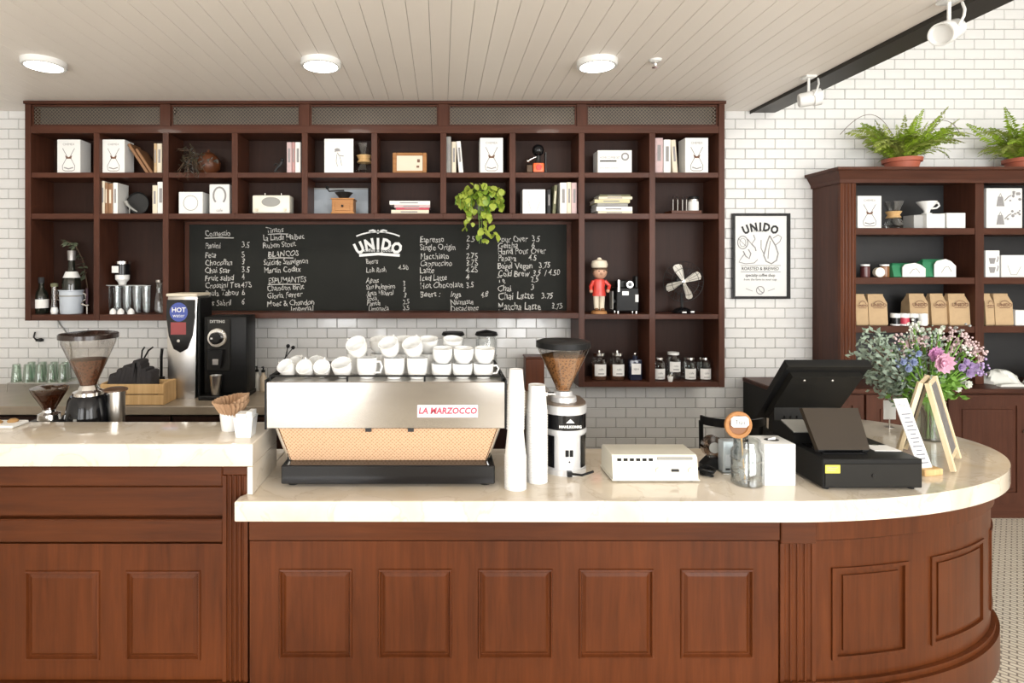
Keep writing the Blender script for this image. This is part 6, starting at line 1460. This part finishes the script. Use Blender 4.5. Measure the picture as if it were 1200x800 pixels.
def packet(label, p0, p1, w0, pyt, m=greenp):
    D = DQ; x0, x1 = ax(p0), ax(p1); h = PZ(pyt, D)-K2; t = thing('coffee_packet', label, 'packet', ((x0+x1)/2, D, K2)); w_ = (x1-x0)/2
    rg = [[(-w_, y0, 0), (w_, y0, 0), (w_, y1, 0), (-w_, y1, 0)] for y0, y1 in ((0.012, 0.09),)]
    prof = [(0, -0.0, 0.09), (0.03, -0.01, 0.10), (0.75, 0.01, 0.085), (0.92, 0.03, 0.06), (1.0, 0.042, 0.050)]
    rg = [[(-w_*(1 if f < 0.9 else 0.8), a, h*f), (w_*(1 if f < 0.9 else 0.8), a, h*f), (w_*(1 if f < 0.9 else 0.8), b, h*f), (-w_*(1 if f < 0.9 else 0.8), b, h*f)] for f, a, b in prof]
    obj('bag', MB().rings(rg), m, t)
    l0 = -w_+w0; pl = [(l0, 0.003), (w_+0.006, 0.003), (w_+0.006, h*0.62), (w_*0.72, h*0.88), (l0+(w_-l0)*0.55, h*1.0), (l0+(w_-l0)*0.12, h*0.9), (l0, h*0.7)]
    lb = obj('paper_label', MB().prism(pl, 'y', -0.020, -0.0125), paper, t, False)
    obj('label_sketch', MB().ribbon([(l0+0.05, h*0.25), (l0+0.075, h*0.55), (l0+0.1, h*0.6), (l0+0.125, h*0.3)], 0.006, -0.0206), greyp, lb, False)
packet('green coffee packet with rounded white label beside the honey jar', 1046.5, 1081, 0.055, 308)
packet('green coffee packet with taller rounded white label at the row end', 1082.5, 1116.5, 0.062, 303.5)
t = carton('slim white box with black cup drawings in the second bookcase bay', 1155, 1171.5, 293.5, K2, DQ, 0.10, None)
mb = MB(); w_ = 16.5*DQ/F; h = PZ(293.5, DQ)-K2
for zc in (0.28, 0.62): mb.face([(-0.03, -0.0012, h*zc+0.02), (-0.02, -0.0012, h*zc-0.022), (0.012, -0.0012, h*zc-0.022), (0.022, -0.0012, h*zc+0.02)]).ribbon([(0.03, h*zc-0.01), (0.04, h*zc+0.02), (0.036, h*zc+0.03)], 0.008, -0.0012)
obj('printed_cups', mb, greyink, t, False)['kind'] = 'stuff'
carton('wide white box with faint dripper print in the second bookcase bay', 1173.5, 1203, 299, K2, DQ, 0.12, 'vee')
# kraft bags on the third shelf
def bag(label, p0, p1, pyt, D=DQ, z=None, twist=0.0):
    z = K3; w_ = (p1-p0)*D/F/2; h = PZ(pyt, D)-z; t = thing('coffee_bag', label, 'bag', (PX((p0+p1)/2, D), D, z), twist)
    prof = [(0, 0.95, 0.0, 0.085), (0.04, 1.0, -0.006, 0.092), (0.72, 1.0, 0.004, 0.082), (0.80, 0.93, 0.014, 0.07), (0.97, 0.80, 0.030, 0.050), (1.0, 0.80, 0.030, 0.050)]
    rg = [[(-w_*s_, a, h*f), (0, a-0.004, h*f), (w_*s_, a, h*f), (w_*s_*0.97, (a+b)/2, h*f), (w_*s_, b, h*f), (-w_*s_, b, h*f), (-w_*s_*0.97, (a+b)/2, h*f)] for f, s_, a, b in prof]
    obj('paper_bag', MB().rings(rg), kraft, t, True)
    obj('top_fold', MB().box(-w_*0.82, w_*0.82, 0.024, 0.056, h*0.955, h*1.0, 0.003), kraft, t, False)
    obj('stamp', MB().text('UNIDO', 0, h*0.60, w_*0.50, -0.0075, 'CENTER', bold=0.0006).ribbon([(-w_*0.6, h*0.56), (w_*0.6, h*0.56)], 0.004, -0.0075).ribbon(arc(0, h*0.62, w_*0.6, h*0.16, 0.4, PI-0.4, 8), 0.004, -0.0075), brownink, t, False)['kind'] = 'stuff'
bag('kraft coffee bag against the fluted stile of the bookcase', 1003, 1017.2, 344.5, DQ+0.004)
bag('kraft coffee bag standing in front of another by the bookcase stile', 1018, 1040, 344.5, DQ)
bag('kraft coffee bag directly behind the small mugs', 1066.5, 1088, 344, DQ+0.03)
bag('narrower darker kraft coffee bag between two wider ones', 1091.5, 1110, 344, DQ+0.02, twist=0.0)
bag('kraft coffee bag at the shelf end beside the bookcase upright', 1112.5, 1136.5, 344, DQ)
bag('kraft coffee bag half hidden by its neighbour in the second bay', 1154.8, 1165, 344, DQ+0.004)
bag('kraft coffee bag beside a small white box in the second bay', 1166, 1187, 344, DQ)
carton('small white box beside the second bay coffee bags', 1190, 1206, 363.5, K3, DQ, 0.1, None)
for i, (px, m, l) in enumerate(((1048, blackg, 'small enamel mug, white with black band, first of the mug row'), (1058.5, redink, 'small enamel mug, white with dark red band, middle of the mug row'), (1069, blackg, 'small enamel mug, white with black band, next to the last mug'), (1080, porc, 'small all white enamel mug closing the mug row'))):
    t = thing('enamel_mug', l, 'mug', (ax(px, DK+0.05), DK+0.042, K3), 0, 'small mugs before the coffee bags')
    obj('mug_wall', MB().lathe([(0, 0), (0.028, 0), (0.031, 0.004), (0.031, 0.088), (0.029, 0.088), (0.028, 0.006), (0, 0.005)], seg=20), porc, t)
    obj('colour_band', MB().lathe([(0.0312, 0.012), (0.0318, 0.012), (0.0318, 0.058), (0.0312, 0.058)], seg=20), m, t)
# towels on the base cabinet
for i, (px, D, h, l) in enumerate(((1172, 4.22, 0.13, 'crumpled white cotton cloth heaped on the base cabinet'), (1226, 4.20, 0.17, 'second crumpled white cloth heap leaving the picture on the cabinet'))):
    t = thing('cotton_cloth', l, 'cloth', (PX(px, D), D, BT+0.0005)); rr = random.Random(20+i)
    mb = MB(); n = 26; rg = []
    for k in range(6):
        f = k/5; rg.append([((0.125*(1-f*0.75)+0.014*math.sin(5*a_+k*1.3+i))*math.cos(a_), (0.085*(1-f*0.75)+0.010*math.sin(7*a_+k))*math.sin(a_), h*(math.sin(f*PI/2))+0.010*math.sin(4*a_+k*2)*(f > 0)) for a_ in [2*PI*j/n for j in range(n)]])
    obj('heap', mb.rings(rg), clothw, t); t.scale = (1.1, 1.1, 0.72)
    obj('hanging_fold', MB().prism([(-0.12, 0), (0.06, 0), (0.08, 0.012), (-0.02, 0.03), (-0.11, 0.02)], 'y', -0.125, -0.095), clothw, t)
# ------------------------------------------------------------------ ferns
def frond_mesh(L, droop, wid, n, m, rise=0.5, seed=0):
    mb = MB(); pts = []; rq = random.Random(seed)
    for i in range(n+1):
        f = i/n; pts.append(Vector((L*f*math.cos(rise*0.7)*(1-0.10*f), 0, L*(math.sin(rise)*f-droop*f*f))))
    mb.tube(pts, 0.0024, 4, 0.0010)
    for i in range(2, n+1):
        f = i/n; w_ = (wid*math.sin(PI*(0.15+0.83*f)**0.8)*0.95+0.005)*rq.uniform(0.8, 1.15)
        t_ = (pts[i]-pts[i-1]).normalized()
        for s_ in (-1, 1):
            b = pts[i]; tip = b+Vector((0, s_*w_, 0))+t_*w_*rq.uniform(0.2, 0.6)+Vector((0, 0, w_*rq.uniform(-0.5, 0.15))); hw_ = t_*(L/n*0.46)
            midp = b.lerp(tip, 0.45)+Vector((0, 0, 0.003))
            mb.face([b-hw_*0.3, midp-hw_, tip, midp+hw_])
    return mb.mesh('fern_frond', m, True)
def fern(px, D, label, seed, s=1.0):
    z = 2.4825; t = thing('potted_fern', label, 'plant', (PX(px, D), D, z)); rr = random.Random(seed)
    obj('pot', MB().lathe([(0, 0), (0.095, 0), (0.108, 0.062), (0.122, 0.064), (0.125, 0.092), (0.113, 0.092), (0.106, 0.075), (0, 0.073)], seg=28), terra, t)
    obj('soil', MB().lathe([(0, 0.0735), (0.10, 0.0735), (0.06, 0.082), (0, 0.085)], seg=18), twig_m, t)
    ms = [frond_mesh(0.50, 0.58, 0.056, 26, fern_m, 1.05, 1), frond_mesh(0.44, 0.22, 0.046, 24, fern_m, 1.1, 2), frond_mesh(0.54, 0.66, 0.054, 26, fern_d, 0.95, 3), frond_mesh(0.36, 0.15, 0.042, 20, fern_d, 1.3, 4), frond_mesh(0.40, 0.40, 0.048, 22, fern_m, 1.2, 5)]
    N = 125
    for i in range(N):
        o = link('frond', ms[i % 5], t); a_ = 2*PI*(i*0.381966)+rr.uniform(-0.2, 0.2)
        o.location = (0.035*math.cos(a_), 0.035*math.sin(a_), 0.085)
        sc_ = rr.uniform(0.62, 1.08)*s
        dy = math.sin(a_)
        if dy > 0.1: sc_ *= max(0.32, 0.80-0.55*dy)              # short towards the wall
        if dy < -0.6: sc_ *= 0.8
        o.scale = (sc_,)*3; o.rotation_euler = (rr.uniform(-0.5, 0.5), rr.uniform(-0.30, 0.22), a_)
    for k, pts in enumerate(([(0, 0, 0.1), (-0.10, 0, 0.36), (-0.22, -0.02, 0.44), (-0.32, -0.02, 0.36), (-0.44, -0.02, 0.25)], [(0, 0, 0.1), (0.12, -0.02, 0.33), (0.26, -0.04, 0.36), (0.36, -0.04, 0.26)])):
        P = [Vector(p)*s for p in pts]; c0, c1, c2, c3 = P[0], P[1]*1.15, P[2]*1.1, P[-1]
        if seed == 2 and k == 0: continue
        obj('runner', MB().tube([c0*(1-u)**3+c1*3*u*(1-u)**2+c2*3*u*u*(1-u)+c3*u**3 for u in [q/14 for q in range(15)]], 0.0020, 5), twig_m, t)
fern(1057, 4.29, 'green fern in a terracotta pot on the bookcase above the white carton', 1, 1.08)
fern(1200, 4.29, 'second green fern on the bookcase partly leaving the picture', 2, 1.08)

# ------------------------------------------------------------------ bouquet on the curved counter
fl = thing('flower_arrangement', 'loose bouquet of pink, mauve and white flowers with grey green foliage in a glass vase', 'flowers', (2.50, 2.955, ZT))
obj('vase', MB().lathe([(0, 0), (0.052, 0), (0.056, 0.006), (0.060, 0.16), (0.072, 0.20), (0.068, 0.20), (0.056, 0.16), (0.052, 0.01), (0, 0.008)], seg=26), GL, fl)
obj('water', MB().lathe([(0, 0.009), (0.051, 0.009), (0.053, 0.13), (0, 0.13)], seg=22), glass('vase_water', (0.80, 0.86, 0.74), 0.1), fl)
rr = random.Random(17)
def bq(px, py, dy=0.0):    # a spot in the bouquet from a photo pixel, dy in front of (-) or behind the vase centre
    D = 2.955+dy; return Vector((PX(px, D)-2.50, dy, PZ(py, D)-ZT))
def stem(p, m=green_l):
    b = Vector((rr.uniform(-0.03, 0.03), rr.uniform(-0.03, 0.03), 0.012)); mid_ = Vector((b.x*-0.4+p.x*0.12, p.y*0.1, 0.20))
    return obj('stem', MB().tube([b, mid_, mid_.lerp(p, 0.5)+Vector((0, 0, 0.02)), p], 0.0036, 5), m, fl)
def sprig(p, m, n, ll, lw, spread):
    st = stem(p, twig_m if m is sage else green_l); mb = MB(); root = Vector((0.1*p.x, 0, 0.24))
    for i in range(n):
        f = rr.uniform(0.30, 1.04); q = root.lerp(p, f)+Vector((rr.uniform(-1, 1), rr.uniform(-0.7, 0.7), rr.uniform(-1, 1)))*spread
        d = Vector((rr.uniform(-1, 1), rr.uniform(-1, 0.6), rr.uniform(-0.5, 1))).normalized(); s_ = d.cross(Vector((rr.uniform(-1, 1), rr.uniform(-1, 1), 0.3))).normalized()*lw; d *= ll*rr.uniform(0.7, 1.2)
        mb.face([q, q+d*0.5+s_, q+d, q+d*0.5-s_])
    o = obj('foliage', mb, m, st, False); o['kind'] = 'stuff'
for px, py in ((1004, 425), (1012, 408), (1008, 440), (1022, 395), (1030, 412), (1020, 430), (1028, 450), (1040, 432), (1036, 462), (1046, 455), (1014, 398), (1042, 402), (1006, 418), (1016, 418), (1026, 424), (1034, 440), (1022, 444), (1048, 424), (1040, 450), (1052, 462)):
    sprig(bq(px, py, rr.uniform(-0.10, 0.10)), sage, 64, 0.036, 0.0085, 0.050)
for px, py in ((1088, 405), (1078, 392), (1098, 400), (1064, 398)): sprig(bq(px, py, rr.uniform(-0.05, 0.06)), sage, 26, 0.034, 0.006, 0.03)
for px, py in ((1062, 455), (1075, 448), (1108, 458), (1118, 462), (1098, 455), (1052, 440), (1086, 440), (1124, 446), (1070, 470), (1045, 470)):
    sprig(bq(px, py, rr.uniform(-0.09, 0.02)), green_l, 26, 0.042, 0.012, 0.035)
for px, py in ((1055, 418), (1060, 400), (1050, 408), (1066, 412), (1080, 420), (1092, 398), (1106, 404), (1116, 412), (1126, 418), (1138, 416), (1110, 440), (1090, 436), (1076, 436), (1064, 446), (1130, 440)):
    sprig(bq(px, py, rr.uniform(-0.03, 0.10)), sage if rr.random() < 0.6 else green_l, 40, 0.030, 0.007, 0.045)
def tuft(px, py, m, n=22, spread=0.035):
    p = bq(px, py, rr.uniform(-0.07, 0.02)); st = stem(p); mb = MB()
    for i in range(n):
        q = p+Vector((rr.gauss(0, 1), rr.gauss(0, 0.6), rr.gauss(0, 1)))*spread*0.6; mb.ball(q, rr.uniform(0.004, 0.008), 5)
    o = obj('filler_blossom', mb, m, st); o['kind'] = 'stuff'
for px, py, m in ((1058, 398, pinkp), (1068, 404, pinkp), (1080, 402, pinkp), (1052, 420, pinkp), (1046, 412, sage), (1116, 394, pinkp), (1128, 398, pinkp), (1140, 404, pinkp), (1146, 414, pinkp), (1118, 408, pinkp), (1092, 392, sage), (1100, 394, whitef), (1134, 412, whitef), (1038, 404, sage), (1028, 398, sage), (1070, 384, whitef), (1126, 388, greyp), (1060, 426, bluef), (1066, 418, bluef), (1128, 428, mauve), (1140, 434, mauve), (1150, 430, mauve)):
    tuft(px, py, m)
def blossom(p, r, m, n=14, name='blossom', layers=3):
    st = stem(p); mb = MB()
    for L in range(layers):
        k = max(5, n-3*L); rad = r*(1-0.28*L)
        for i in range(k):
            a_ = 2*PI*i/k+L*0.5; e = 0.25+0.38*L+rr.uniform(-0.1, 0.1)
            d = Vector((math.cos(a_)*math.cos(e), -math.sin(e), math.sin(a_)*math.cos(e))); tn = Vector((-math.sin(a_), 0, math.cos(a_)))
            c0 = p+d*rad*0.15; c1 = p+d*rad*0.65; c2 = p+d*rad+Vector((0, -rad*0.12, 0))
            w_ = rad*2.6/k*1.5
            mb.face([c0, c1+tn*w_, c1-tn*w_*0 + Vector((0, rad*0.10, 0))]).face([c0, c1+Vector((0, rad*0.10, 0)), c1-tn*w_])
            mb.face([c1+tn*w_, c2, c1+Vector((0, rad*0.10, 0))]).face([c1+Vector((0, rad*0.10, 0)), c2, c1-tn*w_])
    mb.ball(p, r*0.28, 8)
    o = obj(name, mb, m, st); return o
blossom(bq(1104, 425, -0.11), 0.056, pink, 11, 'peony', 5)
blossom(bq(1095, 415, -0.07), 0.044, mauve if False else mat('deep_pink_petal', (0.62, 0.30, 0.52), 0.55, var=0.2), 12, 'peony', 3)
for px, py, r_ in ((1126, 430, 0.024), (1136, 437, 0.026), (1132, 424, 0.020), (1143, 430, 0.022), (1148, 437, 0.018), (1138, 428, 0.020)): blossom(bq(px, py, -0.06), r_, mauve, 9)
for px, py, r_ in ((1120, 402, 0.024), (1128, 410, 0.022), (1134, 402, 0.018), (1112, 396, 0.018), (1142, 412, 0.02), (1148, 420, 0.018), (1072, 398, 0.026), (1062, 404, 0.02), (1084, 396, 0.018), (1056, 414, 0.018)):
    blossom(bq(px, py, rr.uniform(-0.04, 0.04)), r_, pinkp, 10)
for px, py, r_ in ((1070, 424, 0.022), (1064, 432, 0.020), (1076, 414, 0.018), (1058, 424, 0.018)): blossom(bq(px, py, -0.09), r_, bluef, 9)
for px, py, r_ in ((1072, 382, 0.016), (1080, 386, 0.015), (1068, 390, 0.015), (1076, 378, 0.012), (1100, 388, 0.016), (1104, 384, 0.014), (1126, 446, 0.024), (1134, 450, 0.022), (1122, 455, 0.02)): blossom(bq(px, py, rr.uniform(-0.04, 0.03)), r_, whitef, 8)
